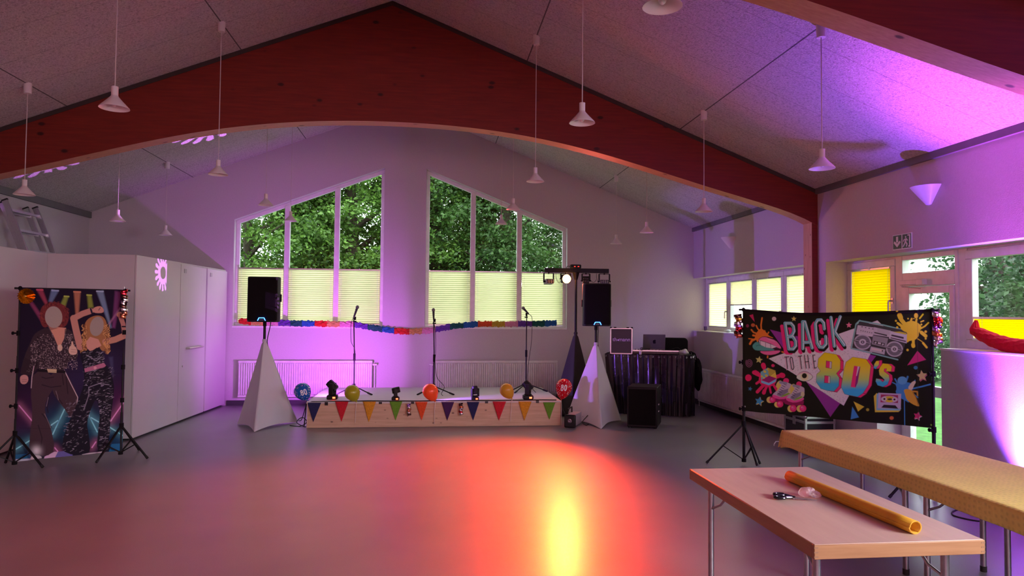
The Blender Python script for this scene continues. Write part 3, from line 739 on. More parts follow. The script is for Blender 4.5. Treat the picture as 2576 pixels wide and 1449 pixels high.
# pennants pinned along the stage front
FELT = {'navy': (.012, .012, .075), 'red': (.55, .008, .02), 'amber': (.62, .27, .008), 'green': (.12, .30, .015), 'orange': (.68, .07, .008), 'purple': (.05, .008, .075)}
FM = {k: mat(k+'_felt', c, .9, noise=(60, .18), sheen=.2) for k, c in FELT.items()}
t = thing('pennant_string', 'string of ten coloured felt pennants pinned along the stage front', 'bunting', (.09, SY-.012, .30))
fl = [(773, 808, 788, 1062, 'navy'), (843, 877, 859, 1061, 'red'), (913, 946, 928, 1062, 'amber'), (980, 1012, 995, 1058, 'green'), (1044, 1076, 1061, 1057, 'orange'),
      (1110, 1143, 1125, 1058, 'purple'), (1174, 1206, 1190, 1058, 'navy'), (1239, 1273, 1255, 1058, 'red'), (1304, 1337, 1319, 1058, 'amber'), (1366, 1397, 1382, 1056, 'green')]
yb = SY-.010
for i, (xa, xb, xt, yt, c) in enumerate(fl):
    tp = 1013 if i == 0 else (1010+ (2 if i == 9 else 0))
    A, Bp, T = on(xa, tp, 1, yb), on(xb, tp, 1, yb), on(xt, yt, 1, yb); b = MB()
    nv = 8
    def fn(u, v, A=A, Bp=Bp, T=T, i=i):
        p = (A+(Bp-A)*u)*(1-v)+T*v; q = p.copy(); q[1] -= .004*math.sin(3*v+i)+(.012*v*v if i in (2, 4, 8) else 0)+.004; return q
    b.grid(fn, 6, nv); part_label(b.build('pennant', FM[c], t, smooth=True, solid=.002), c+' felt pennant')
pts = [on(x, 1011, 1, yb-.003) for x in range(772, 1400, 24)]
MB().tube(pts, .0022, 5).build('string', mat('white_string', (.7, .68, .66), .8), t)

# tape tabs and cable along the deck edge
t = thing('cable', 'black power cable running along the front edge of the stage', 'cable', (.1, SY+.03, SZ))
pts = [(x, SY+.035+.018*math.sin(x*5.1)+.01*math.sin(x*13), SZ+.007) for x in np.linspace(-1.62, 1.80, 90)]
pts = [(-1.74, SY+.12, .004), (-1.71, SY+.02, .15), (-1.70, SY+.03, SZ-.02)]+pts
MB().tube(pts, .0075, 6).build('cord', RUBBER, t, smooth=True)
for x, y in ((821, 1014), (957, 1012), (1038, 1011), (1224, 1011), (1352, 1011)):
    p = on(x, y, 1, SY-.008); tt = thing('cable_clip', {821: 'black cable clip on the deck edge under the leftmost moving head', 957: 'black clip on the deck edge between the amber and green pennants', 1038: 'black clip on the deck edge beside the left foil spiral', 1224: 'black clip on the deck edge right of the second navy pennant', 1352: 'black clip on the deck edge right of the second amber pennant'}[x], 'clip', p, 'black clips on the stage edge')
    h = .035 if x == 821 else .02
    MB().box((p[0]-.022, SY-.014, SZ-h-.008), (p[0]+.022, SY-.005, SZ+.004)).box((p[0]-.022, SY-.014, SZ), (p[0]+.022, SY+.03, SZ+.005)).build('clamp', BLACK, tt)

# ------------------------------------------------------------------ moving heads
LENS_OFF = mat('dark_lens', (.02, .02, .03), .08, coat=.5)
LENS_ON = mat('lit_violet_lens', (.8, .8, 1), .2, emit=((.75, .7, 1.0), 9))
LENS_ON2 = mat('lit_magenta_lens', (.8, .5, 1), .2, emit=((.8, .35, 1.0), 3))
def moving_head(px, py, yaw, tilt, s, label, lens):
    p = on(px, py, 2, SZ); x, y, _ = p; y = max(y, SY+.075); z = SZ
    t = thing('moving_head_lamp', label, 'stage lamp', (x, y, z), 'moving heads on the stage edge')
    w = .068*s
    MB().box((x-w, y-w*.9, z), (x+w, y+w*.9, z+.055*s)).build('base', BLACK, t, bevel=.014*s, seg=3)
    d = MB().box((x+.010*s, y-w*.9-.002, z+.014*s), (x+.045*s, y-w*.9+.004, z+.036*s)).build('display', RED_LED, t)
    Rz = rot('Z', yaw); o = np.array((x, y, z))
    def tr(P): return [tuple(o+Rz@np.array(q)) for q in P]
    b = MB()
    b.lathe([(0, .055*s), (.05*s, .055*s), (.05*s, .07*s), (0, .07*s)], o, 20)
    for sx in (-1, 1):
        k = len(b.v); b.box((sx*.062*s-.011*s, -.03*s, .065*s), (sx*.062*s+.011*s, .03*s, .205*s)); b.v[k:] = tr(b.v[k:])
    k = len(b.v); b.box((-.07*s, -.03*s, .062*s), (.07*s, .03*s, .082*s)); b.v[k:] = tr(b.v[k:])
    b.build('yoke', BLACK, t, bevel=.006*s)
    Rt = Rz@rot('X', tilt); c = o+np.array((0, 0, .17*s))
    def th(P): return [tuple(c+Rt@np.array(q)) for q in P]
    b = MB(); b.lathe([(0, -.065*s), (.045*s, -.065*s), (.054*s, -.045*s), (.054*s, .03*s), (.05*s, .07*s), (.044*s, .075*s), (.04*s, .068*s), (0, .068*s)], (0, 0, 0), 6 if s > .9 else 20); b.v = th(b.v); h = b.build('head', BLACK, t, smooth=s < .9)
    b = MB(); b.lathe([(0, .0745*s), (.036*s, .0735*s), (.04*s, .068*s)], (0, 0, 0), 18); b.v = th(b.v); b.build('lens', lens, h, smooth=True)
    return t
moving_head(836, 1004, 1.38, -.80, 1.10, 'large black moving head at the left end of the stage edge, head tipped back', LENS_ON2)
moving_head(995, 1006, -PI/2+.1, -1.35, .80, 'small black moving head with a glowing lens turned to the right', LENS_ON)
moving_head(1195, 1006, .45, -.35, .80, 'small black moving head with lens pointing up, between two navy and purple pennants', LENS_ON2)
moving_head(1328, 1004, 1.25, -.75, 1.10, 'large black moving head at the right end of the stage edge', LENS_ON2)

# ------------------------------------------------------------------ balloons on sticks
def balloon(px, py, rpx, knot, foot, colr, label, printed, tilt, dark=False):
    c = on(px, py, 1, SY-.03); r = rpx*(SY-.03)/F*1.005
    K = on(*knot, 1, SY-.03); Ft = on(*foot, 1, SY-.013)
    t = thing('balloon', label, 'balloon', Ft, 'balloons on sticks along the stage')
    m = bpy.data.materials.get('balloon_'+colr) or mat('balloon_'+colr, BAL[colr], .18, noise=(3, .05), trans=.35, coat=.3)
    ax = c-K; ax = ax/np.linalg.norm(ax); X, Y, Z = basis(ax); R = np.array([X, Y, Z]).T
    dist = np.linalg.norm(c-K)
    def shape(p):
        q = p.copy()
        if q[2] < 0:
            k = 1-.22*abs(q[2])**1.6; q[0] *= k; q[1] *= k; q[2] *= dist/r
        return q
    b = MB().ell(c, (r, r, r), 32, 20, R=R, fn=shape); body = b.build('skin', m, t, smooth=True)
    b = MB().lathe([(.004, .012), (.006, 0), (.013, -.012), (.011, -.014), (.0, -.008)], K, 12, R=R); b.build('knot', m, t, smooth=True)
    MB().tube([K-ax*.012, (K*.6+Ft*.4)+(0, -.004, 0), Ft], .0042, 7).build('stick', mat('white_plastic_stick', (.72, .60, .52), .4), t, smooth=True)
    # print: dots and the number 80 lying on the skin, facing the hall
    P = mat('white_balloon_print', (.85, .85, .86), .4); fw = CC-c; fw = fw/np.linalg.norm(fw)
    rt = np.cross(fw, (0, 0, 1)); rt = -rt/np.linalg.norm(rt); upv = np.cross(rt, fw); upv = -upv if upv[2] < 0 else upv
    def onskin(u, v, k=1.006):
        w = max(0, 1-u*u-v*v)**.5; d = u*rt+v*upv+w*fw
        q = R.T@d
        if q[2] < 0:
            kk = 1-.22*abs(q[2])**1.6; q = np.array([q[0]*kk, q[1]*kk, q[2]*dist/r])
        return c+R@q*r*k
    b = MB(); rg = random.Random(px)
    if printed:
        for _ in range(printed):
            a = rg.random()*2*PI; rr = .52+.44*rg.random()**.7; u, v = rr*math.cos(a), rr*math.sin(a); s = .022+.022*rg.random()
            b.add([onskin(u, v)]+[onskin(u+s*math.cos(k*PI/3), v+s*math.sin(k*PI/3)) for k in range(6)], [(0, k+1, (k+1) % 6+1) for k in range(6)])
        ct, st = math.cos(tilt), math.sin(tilt)
        def rib(pts, w, closed=True):
            pts = [np.array(p) for p in pts]; n = len(pts); k0 = []
            for i in range(n):
                d = pts[(i+1) % n]-pts[i-1]; d /= np.linalg.norm(d); nn = np.array([-d[1], d[0]])*w
                for sg_ in (1, -1):
                    q = pts[i]+sg_*nn; k0.append(onskin(q[0]*ct-q[1]*st+dark[0], q[0]*st+q[1]*ct+dark[1]))
            b.add(k0, [(2*i, 2*i+1, 2*((i+1) % n)+1, 2*((i+1) % n)) for i in range(n)])
        def ring(cx, cy, rx, ry): return [(cx+rx*math.cos(a), cy+ry*math.sin(a)) for a in np.linspace(0, 2*PI, 18, endpoint=False)]
        rib(ring(-.21, .135, .105, .115), .055); rib(ring(-.21, -.135, .12, .135), .055); rib(ring(.19, 0, .125, .265), .055)
        b.build('number_print', P, body)
    return t
BAL = {'blue': (.02, .16, .60), 'lime': (.52, .52, .03), 'orange': (.85, .16, .04), 'yellow': (.72, .45, .04), 'red': (.70, .012, .03)}
balloon(761, 984, 20, (772.5, 1006), (773, 1066), 'blue', 'blue balloon printed with 80 and dots, at the left stage corner', 60, .28, (.12, -.10))
balloon(886, 987.5, 18.7, (896, 1009), (893.5, 1063), 'lime', 'lime yellow balloon in front of the leftmost microphone', 0, 0)
balloon(1082.5, 984.5, 19.2, (1094, 1008), (1092, 1067), 'orange', 'orange balloon lit from its left, in the middle of the stage front', 0, 0)
balloon(1274, 981.5, 17.3, (1287, 1002), (1284, 1060), 'yellow', 'amber yellow balloon left of the large right moving head', 0, 0)
balloon(1419, 973, 20.5, (1412, 1004), (1412.5, 1070), 'red', 'red balloon printed with 80 and dots, at the right stage corner', 60, -.08, (.0, -.05))

# ------------------------------------------------------------------ foil spirals
FOIL = {k: mat('foil_'+k, c, .16, 1.0, noise=(25, .25)) for k, c in {'silver': (.75, .72, .75), 'copper': (.62, .20, .10), 'red': (.62, .03, .05), 'violet': (.45, .25, .75), 'gold': (.72, .42, .06), 'dark': (.10, .05, .04)}.items()}
def foil(top, length, r, seq, label, turns=None, y=None, group='foil spirals'):
    t = thing('foil_spiral', label, 'decoration', (top[0], top[1], top[2]-length), group)
    n = len(seq)
    for i, c in enumerate(seq):
        z0 = top[2]-length*i/n; z1 = top[2]-length*(i+1.15)/n; b = MB()
        def fn(u, v, z0=z0, z1=z1, i=i):
            a = 2*PI*(u*1.15+i*.37); rr = r*(.55+.45*math.sin(PI*min(1, u+.1)))
            return (top[0]+rr*math.cos(a), top[1]+rr*math.sin(a), z0+(z1-z0)*u-(v-.5)*length/n*.75-.2*length/n)
        b.grid(fn, 14, 3); part_label(b.build('loop', FOIL[c], t, smooth=True, solid=.001), c+' foil loop')
    MB().cyl(top, (top[0], top[1], top[2]+.03), .0015, n=5).build('hanger', STEEL, t)
    return t
p = on(1029, 1016, 1, SY-.045); foil(p, .155, .032, ['violet', 'silver', 'copper', 'silver', 'dark'], 'foil spiral hanging on the stage front left of the orange pennant')
p = on(1160, 1014, 1, SY-.045); foil(p, .16, .034, ['dark', 'copper', 'silver', 'red', 'silver'], 'foil spiral hanging on the stage front right of the purple pennant')

# ------------------------------------------------------------------ microphones
def mic_stand(px, py, pole_px, top, legs, label, lean=0):
    f = on(px, py, 2, SZ); x, y, z = f
    T = on(*top, 1, y)
    t = thing('microphone_stand', label, 'microphone stand', (x, y, SZ), 'microphone stands on the stage')
    mid = SZ+(T[2]-SZ)*.50
    MB().cyl((x, y, SZ+.05), (x, y, mid), .0115, n=12).build('lower_pole', BLACK, t, smooth=True)
    MB().cyl((x, y, mid), tuple(T), .0085, n=12).build('upper_pole', BLACK, t, smooth=True)
    MB().cyl((x, y, mid-.07), (x, y, mid+.04), .018, n=14).build('height_clutch', BLACKM, t, smooth=True)
    MB().cyl((x, y, SZ+.04), (x, y, SZ+.16), .022, n=14).build('leg_hub', BLACKM, t, smooth=True)
    for a, ln in legs:
        q = (x+ln*math.cos(a), y+ln*math.sin(a), SZ+.010)
        l = MB().tube([(x+.015*math.cos(a), y+.015*math.sin(a), SZ+.12), q], .009, 8).build('leg', BLACK, t, smooth=True)
        d = np.array(q)-np.array((x, y, SZ+.12)); d /= np.linalg.norm(d)
        MB().cyl(np.array(q)-d*.07, np.array(q)+d*.012, .0135, n=10).build('rubber_foot', RUBBER, l, smooth=True)
    b = MB().cyl((x-.001, y-.0, T[2]-.03), (x, y, T[2]+.02), .016, n=12).cyl((x-.03, y, T[2]-.05), (x+.02, y, T[2]-.05), .010, n=10); b.build('clip', BLACKM, t, smooth=True)
    return t, T
MICB = mat('microphone_body', (.03, .028, .03), .35); MICG = mat('microphone_grille', (.22, .21, .22), .35, .9, noise=(300, .5), bump=(300, .5))
def mic(p, d, label, ln=.15):
    p, d = np.array(p), np.array(d, float)/np.linalg.norm(d)
    t = thing('microphone', label, 'microphone', p, 'handheld microphones')
    X, Y, Z = basis(d); R = np.array([X, Y, Z]).T
    MB().lathe([(0, 0), (.011, 0), (.013, .02), (.018, ln*.72), (.020, ln*.76), (0, ln*.76)], p, 18, R=R).build('body', MICB, t, smooth=True)
    MB().ell(p+d*(ln*.76+.018), (.0255, .0255, .0275), 18, 12, R=R).build('grille', MICG, t, smooth=True)
    MB().lathe([(.0262, -.003), (.0272, 0), (.0262, .004)], p+d*(ln*.76+.014), 18, R=R).build('band', MICB, t, smooth=True)
def cable(pts, r, label, name='cable', cat='cable', m=None):
    b = MB(); P = [np.array(p, float) for p in pts]; out = []
    for i in range(len(P)-1):
        a, e = P[max(0, i-1)], P[min(len(P)-1, i+2)]
        for s in np.linspace(0, 1, 8, endpoint=False):
            s2, s3 = s*s, s*s*s
            out.append(.5*((2*P[i])+(-a+P[i+1])*s+(2*a-5*P[i]+4*P[i+1]-e)*s2+(-a+3*P[i]-3*P[i+1]+e)*s3))
    out.append(P[-1])
    t = thing(name, label, cat, out[-1]); b.tube(out, r, 6).build('cord', m or RUBBER, t, smooth=True); return t
s1, T = mic_stand(890, 992, 0, (890, 800), [(-2.6, .30), (-.42, .30), (1.4, .30)], 'black microphone stand at the left of the stage behind the lime balloon')
mic(T+(0, -.01, .005), (.10, -.12, .27), 'microphone on the left stand, tilted upwards', .22)
cable([T+(.0, -.02, .02), T+(-.035, -.03, -.1), T+(-.03, -.03, -.35), (T[0]+.03, T[1]-.03, 1.0), (T[0]+.015, T[1]-.03, .62), (T[0]+.02, T[1]-.06, .40), (T[0]+.10, T[1]-.28, SZ+.006)], .004, 'thin black cable hanging along the left microphone stand')
s2, T = mic_stand(1091, 992, 0, (1091, 805), [(-2.75, .26), (-.38, .32), (1.3, .30)], 'black microphone stand in the middle of the stage behind the orange balloon')
mic(T+(0, -.01, .0), (-.01, -.02, .27), 'microphone on the middle stand, upright', .18)
cable([T+(.0, -.02, -.02), T+(.03, -.03, -.2), T+(.035, -.03, -.5), (T[0]+.03, T[1]-.03, .85), (T[0]+.06, T[1]-.04, .62), (T[0]+.17, T[1]-.06, .48), (T[0]+.13, T[1]-.12, .38), (T[0]+.15, T[1]-.22, SZ+.006)], .0045, 'thin black cable looping down from the middle microphone stand')
s3, T = mic_stand(1323, 984, 0, (1325, 790), [(-2.75, .30), (-2.2, .36), (-.30, .34)], 'black microphone stand at the right of the stage behind the large moving head')
mic(T+(.03, -.02, .0), (-.155, -.09, .15), 'microphone on the right stand, slanting to the left', .17)
cable([T+(.03, -.02, .0), T+(.085, -.03, -.08), T+(.075, -.03, -.45), (T[0]+.05, T[1]-.03, .95), (T[0]+.02, T[1]-.04, .70), (T[0]+.02, T[1]-.05, .5), (T[0]+.12, T[1]-.25, SZ+.006)], .0045, 'thin black cable hanging beside the right microphone stand')

# ------------------------------------------------------------------ loudspeakers on covered tripods
BLUE_LED = mat('blue_led_strip', (.05, .15, .8), .3, emit=((.03, .16, 1.0), 6))
def speaker(c, z0, w, h, yaw, label):
    """c: pole point on the floor plan; the front faces -y before turning by yaw"""
    t = thing('loudspeaker', label, 'loudspeaker', (c[0], c[1], z0), 'loudspeakers on tripods')
    Rz = rot('Z', yaw); o = np.array((c[0], c[1], 0))
    def tr(b): b.v = [tuple(o+Rz@np.array(q)) for q in b.v]; return b
    hw = w/2
    pl = [(-hw, -.10), (-hw+.035, -.165), (hw-.035, -.165), (hw, -.10), (hw, -.02), (hw*.66, .17), (-hw*.66, .17), (-hw, -.02)]
    tr(MB().prism(pl, 2, z0, z0+h)).build('cabinet', BLACK, t, bevel=.012)
    gp = [(-hw+.012, -.150), (-hw+.035, -.172), (0, -.178), (hw-.035, -.172), (hw-.012, -.150), (hw-.03, -.14), (-hw+.03, -.14)]
    tr(MB().prism(gp, 2, z0+.022, z0+h-.018)).build('grille', GRILLE, t, bevel=.006)
    b = MB(); zz = z0+.020; pts = [(-.052, 0), (-.034, .038), (.034, .038), (.052, 0)]
    for (xa, za), (xb, zb) in zip(pts[:-1], pts[1:]): b.bar((xa, -.180, zz+za), (xb, -.180, zz+zb), .009, .008, up=(0, 1, 0))
    tr(b).build('light_strip', BLUE_LED, t)
    tr(MB().box((-.03, -.179, zz+.004), (.03, -.176, zz+.018))).build('badge', mat('dark_badge', (.10, .10, .12), .3), t)
    for sx in (-1, 1): tr(MB().box((sx*hw-.012, -.06, z0+h*.45), (sx*hw+.012, .0, z0+h*.62))).build('handle', BLACKM, t, bevel=.008)
    tr(MB().cyl((0, -.0, z0-.06), (0, -.0, z0+.01), .024, n=14)).build('pole_cup', BLACKM, t)
def scrim(apex, corners, m, label, hem, top_z, dip=.13, n=14, name='tripod_cover'):
    A = np.array(apex, float); t = thing(name, label, 'stand cover', (A[0], A[1], 0)); b = MB(); K = len(corners); cs = [np.array((*c, 0.), float) for c in corners]
    cen = np.array((A[0], A[1], 0.)); rg = np.random.default_rng(int(abs(A[0])*100))
    ph = rg.random(6)*6
    def fn(u, v):
        k = u*K; i = int(k) % K; s = k-int(k); a, e = cs[i], cs[(i+1) % K]
        p = a+(e-a)*s; bow = 4*s*(1-s); p = cen+(p-cen)*(1-dip*bow); 
        z = hem*bow+.004; vv = v**.93
        q = np.array((A[0], A[1], A[2]))*(1-vv)+np.array((p[0], p[1], z))*vv
        rad = (q-np.array((A[0], A[1], q[2]))); 
        w = 1-.10*math.sin(PI*v)*bow+.018*math.sin(9*u*K+ph[0]+4*v)*v+.012*math.sin(23*u+ph[1]-6*v)*v
        q[:2] = A[:2]+rad[:2]*w+np.sign(rad[:2])*.0+ (rad[:2]/(np.linalg.norm(rad[:2])+1e-6))*.026*(1-v)
        return q
    b.grid(fn, K*n, 26); b.build('stretch_fabric', m, t, smooth=True, sharp=2.5)
    MB().lathe([(.027, -.03), (.032, -.01), (.028, .012), (.0, .014)], A, 14).build('neck_tie', m, t, smooth=True)
    return t
SCW = mat('white_stretch_fabric', (.72, .70, .74), .8, noise=(4, .03), trans=.18, sheen=.2)
SCB = mat('black_stretch_fabric', (.014, .010, .010), .85, noise=(8, .2), sheen=.1)
def tripod_stand(name, c, z1, legs, label, cat, r=.018):
    t = thing(name, label, cat, (c[0], c[1], 0))
    MB().cyl((c[0], c[1], .10), (c[0], c[1], z1), r, n=14).build('pole', BLACK, t, smooth=True)
    MB().cyl((c[0], c[1], .78), (c[0], c[1], .88), r*1.5, n=14).build('collar', BLACKM, t, smooth=True)
    for q in legs:
        d = (np.array((*q, 0.012))-np.array((c[0], c[1], .82))); 
        MB().tube([np.array((c[0], c[1], .82)), np.array((*q, .012))-d*.06], .012, 8).build('leg', BLACK, t, smooth=True)
        MB().tube([np.array((c[0], c[1], .16)), np.array((c[0], c[1], .82))+d*.62], .008, 6).build('brace', BLACK, t, smooth=True)
    return t
def inner(cs, c, k=.8): return [(c[0]+(q[0]-c[0])*k, c[1]+(q[1]-c[1])*k) for q in cs]
cl = (-2.315, 10.08); csl = [(-2.70, 10.27), (-2.31, 9.60), (-1.90, 10.40)]
tripod_stand('speaker_stand', cl, 1.40, inner(csl, cl), 'black speaker stand pole rising from the left white cover', 'speaker stand')
scrim((*cl, 1.20), csl, SCW, 'white stretch cover over the left speaker tripod', .03, 1.2)
speaker(cl, 1.452, .43, .625, -.02, 'large black loudspeaker on the left stand in front of the gable blind')
cr = (2.42, 10.10); csr = [(2.03, 10.42), (2.37, 9.56), (2.86, 10.28)]
tripod_stand('speaker_stand', cr, 1.40, inner(csr, cr), 'black speaker stand pole rising from the right white cover', 'speaker stand')
scrim((*cr, 1.17), csr, SCW, 'white stretch cover over the right speaker tripod beside the table', .03, 1.2)
speaker(cr, 1.425, .415, .625, -.10, 'large black loudspeaker on the right stand beside the red lamp')
for c, z, lb in ((cl, 1.13, 'left'), (cr, 1.13, 'right')):
    cable([(c[0]+.06, c[1]+.12, 1.50), (c[0]+.055, c[1]+.08, 1.38), (c[0]+.035, c[1]+.02, 1.2), (c[0]+.045, c[1]+.03, 1.05), (c[0]+.06, c[1]+.04, .6), (c[0]+.1, c[1]+.1, .006)], .006, 'black speaker cable dropping behind the %s loudspeaker' % lb)
cable([(-1.88, 10.36, .03), (-1.82, 10.25, .06), (-1.76, 10.12, .2), (-1.72, 10.02, .30)], .006, 'black cable rising to the left stage corner')
cable([(-1.95, 10.1, .006), (-1.80, 10.02, .006), (-1.72, 10.1, .05), (-1.80, 10.2, .10), (-1.86, 10.1, .05), (-1.74, 9.98, .008), (-1.71, 9.99, .006)], .006, 'coiled black cable on the floor at the left stage corner')

# ------------------------------------------------------------------ lighting bar
BX, BY, BZ = 2.283, 10.9, 2.29
csb = [(1.84, 11.05), (2.18, 10.62), (2.72, 11.0), (2.35, 11.5)]
csb = [(1.90, 10.95), (2.16, 10.58), (2.62, 10.72), (2.40, 11.45)]
tripod_stand('lighting_stand', (BX, BY), BZ, inner(csb, (BX, BY)), 'tall black T-shaped lighting stand right of the stage', 'lighting stand', .02)
ls = bpy.data.objects['lighting_stand']
MB().box((1.775, BY-.03, BZ-.035), (2.815, BY+.03, BZ+.035)).build('crossbar', BLACK, ls, bevel=.005)
MB().cyl((BX, BY, BZ-.15), (BX, BY, BZ-.03), .024, .055, n=14).build('bar_socket', BLACKM, ls, smooth=True)
scrim((BX, BY, 1.30), csb, SCB, 'black stretch cover over the lighting stand behind the red balloon', .03, 1.3, dip=.05)
t = thing('control_box', 'small dark control box lying on top of the lighting bar', 'control box', (2.27, BY, BZ+.035))
MB().box((2.19, BY-.05, BZ+.035), (2.36, BY+.05, BZ+.095)).build('housing', BLACK, t, bevel=.012)
for dx in (.03, .09): MB().box((2.21+dx, BY-.052, BZ+.055), (2.235+dx, BY-.049, BZ+.07)).build('display', mat('dim_red_display', (.3, .02, .02), .4, emit=((1, .05, .03), .6)), t)
cable([(2.19, BY, BZ+.06), (2.15, BY, BZ+.07), (2.13, BY, BZ+.05), (2.13, BY, BZ+.03)], .004, 'short black cable from the control box on the lighting bar')
RED_LENS = mat('lit_red_lens', (1, .2, .1), .3, emit=((1.0, .34, .06), 45))
def fixture(x, w, h, d, drop, yaw, tilt, label, m, lens=None, panel=None):
    t = thing('party_spotlight', label, 'stage light', (x, BY, BZ-.035-drop), 'spotlights hanging from the lighting bar')
    zc_ = BZ-.035-drop
    b = MB(); hw = w/2+.012
    for s in (-1, 1): b.bar((x+s*hw, BY, zc_), (x+s*hw, BY, BZ-.05), .010, .022)
    b.bar((x-hw, BY, BZ-.048), (x+hw, BY, BZ-.048), .022, .010).cyl((x, BY, BZ-.06), (x, BY, BZ-.03), .012, n=10)
    b.build('bracket', BLACK, t)
    o = np.array((x, BY, zc_)); Rr = rot('Z', yaw)@rot('X', tilt)
    def tr(b): b.v = [tuple(o+Rr@np.array(q)) for q in b.v]; return b
    hd = tr(MB().box((-w/2, -d/2, -h/2), (w/2, d/2, h/2))).build('housing', m, t, bevel=.008)
    if lens: tr(MB().lathe([(0, .012), (.04, .008), (.062, -.004), (.064, -.02)], (0, 0, 0), 24, R=rot('X', PI/2)) if False else MB().ell((0, -d/2-.004, 0), (.068, .03, .068), 24, 12)).build('lens', lens, hd, smooth=True)
    if panel:
        for i in range(panel):
            for j in range(2): tr(MB().ell((-w/2+w*(i+.5)/panel, -d/2, -h*.2+h*.4*j), (.013, .008, .013), 10, 6)).build('lens', LENS_OFF, hd, smooth=True)
    for s in (-1, 1): tr(MB().cyl((s*w/2, 0, 0), (s*(w/2+.03), 0, 0), .012, n=10)).build('knob', BLACKM, hd)
SILVER_BOX = mat('silver_grey_housing', (.30, .28, .29), .35, .6)
fixture(1.842, .13, .075, .11, .15, .35, -.15, 'silver boxed spotlight hanging at the left end of the lighting bar', SILVER_BOX, None, 3)
fixture(2.115, .13, .13, .10, .10, .12, .05, 'glowing red spotlight hanging left of the pole on the lighting bar', BLACK, RED_LENS)
fixture(2.445, .10, .13, .08, .125, -.2, -.45, 'tilted dark spotlight hanging just right of the pole on the lighting bar', BLACKG, None, 3)
fixture(2.745, .145, .062, .09, .135, -.1, 0, 'flat silver framed spotlight hanging at the right end of the lighting bar', SILVER_BOX, None, 5)
for a, e, s, lb in ((1.96, 2.06, .16, 'left'), (2.50, 2.62, .14, 'middle'), (2.62, 2.71, .17, 'right')):
    cable([(a, BY+.02, BZ-.04), (a+.005, BY+.02, BZ-.12), ((a+e)/2, BY+.02, BZ-.04-s), (e-.02, BY+.03, BZ-.17), (e, BY+.04, BZ-.14)], .0035, 'thin black cable loop under the %s part of the lighting bar' % lb)

# ------------------------------------------------------------------ disc jockey table
PVC = mat('black_glossy_vinyl', (.010, .009, .013), .24, noise=(5, .2), bump=(7, .3), spec=.35)
TL, TR_, TB = on(1529, 886, 2, .985), on(1712, 904, 2, .955), on(1735, 894, 2, .955)
tz = .955
t = thing('side_table', 'table on the right of the stage wrapped in a glossy black curtain', 'table', (3.4, 10.9, 0))
A0, A1, A2, A3, A4 = np.array((2.80, 10.98)), np.array((3.93, 10.56)), np.array((4.08, 10.62)), np.array((4.17, 10.78)), np.array((4.36, 11.35))
A5 = np.array((3.10, 11.72))
pl = [A0, A1, A2, A3, A4, A5]
MB().prism([tuple(p) for p in pl], 2, tz-.03, tz).build('table_top', BLACKM, t)
for q in ((2.95, 11.02), (4.0, 10.72), (4.22, 11.3), (3.15, 11.6)): MB().cyl((*q, 0), (*q, tz-.03), .018, n=10).build('leg', STEEL, t)
ct = thing('table_curtain', 'glossy black vinyl curtain with eyelets hanging round the side table', 'curtain', (3.4, 10.8, 0))
path = []
for a, e, n in ((A5, A0, 26), (A0, A1, 96), (A1, A2, 14), (A2, A3, 14), (A3, A4, 40)):
    for i in range(n): path.append(a+(e-a)*i/n)
path.append(A4); path = np.array(path)
cen = np.array((3.5, 11.1)); nn = len(path)
dirs = path-cen; dirs /= np.linalg.norm(dirs, axis=1)[:, None]
rg = np.random.default_rng(5); phs = rg.random(5)*6
def fold(s, v):
    return .019*math.sin(s*22+phs[0]+1.2*math.sin(2.4*v+phs[1])+.9*math.sin(s*5))+.006*math.sin(s*57+phs[2]+2*v)+.012*v*math.sin(s*17+phs[3]+3.5*v)
def cfn(u, v):
    i = min(nn-1, int(round(u*(nn-1)))); p = path[i]; s = u*5.2
    q = p+dirs[i]*(.022+fold(s, v)*(.35+.65*v))
    ed = (1-min(1, max(0, (u-.12)/.5)))*v*.10                     # the left end is gathered inwards towards the floor
    q = q+np.array((ed*1.1, 0))
    return (q[0], q[1], (tz+.012)*(1-v)+.012*v)
MB().grid(cfn, nn-1, 34).build('vinyl_sheet', PVC, ct, smooth=True, sharp=2.5)
for k in range(22):
    u = .15+.8*k/22; p = np.array(cfn(u, .035)); d = dirs[min(nn-1, int(round(u*(nn-1))))]
    X, Y, Z = basis((d[0], d[1], 0)); R = np.array([X, Y, Z]).T
    MB().lathe([(.009, .0), (.013, .004), (.016, 0)], p+np.array((d[0], d[1], 0))*.006, 10, R=R).build('eyelet', ALU, ct, smooth=True)

# road case lid with the lettering
def local_frame(o, yaw):
    Rz = rot('Z', yaw); o = np.array(o, float)
    def tr(b): b.v = [tuple(o+Rz@np.array(q)) for q in b.v]; return b
    return tr
CASEB = mat('black_case_laminate', (.012, .010, .016), .4)
LETTER = mat('pale_lettering', (.62, .52, .75), .5)
o = on(1563, 886, 1, 10.86); o[2] = tz+.012
tr = local_frame(o, -.30)
t = thing('road_case_lid', 'upright black road case lid with metal edges and pale lettering on the side table', 'case lid', o)
w, h, d = .352, .415, .085
tr(MB().box((-w/2+.012, -d/2+.004, .012), (w/2-.012, d/2, h-.012))).build('panel', CASEB, t)
b = MB()
for s in (-1, 1): b.box((s*(w/2-.009)-.009, -d/2, 0), (s*(w/2-.009)+.009, d/2, h))
b.box((-w/2, -d/2, 0), (w/2, d/2, .018)).box((-w/2, -d/2, h-.018), (w/2, d/2, h)); tr(b).build('edge_profile', ALU, t, bevel=.003)
for sx in (-1, 1):
    tr(MB().box((sx*.10-.02, -.02, h), (sx*.10+.02, .02, h+.014))).build('latch', BLACKM, t, bevel=.003)
    for sz in (0, h): tr(MB().ell((sx*(w/2-.01), 0, sz), (.018, d/2+.004, .018), 10, 8)).build('corner', BLACKM, t, smooth=True)
v, f = text_mesh('th mann', .085, 1.0)
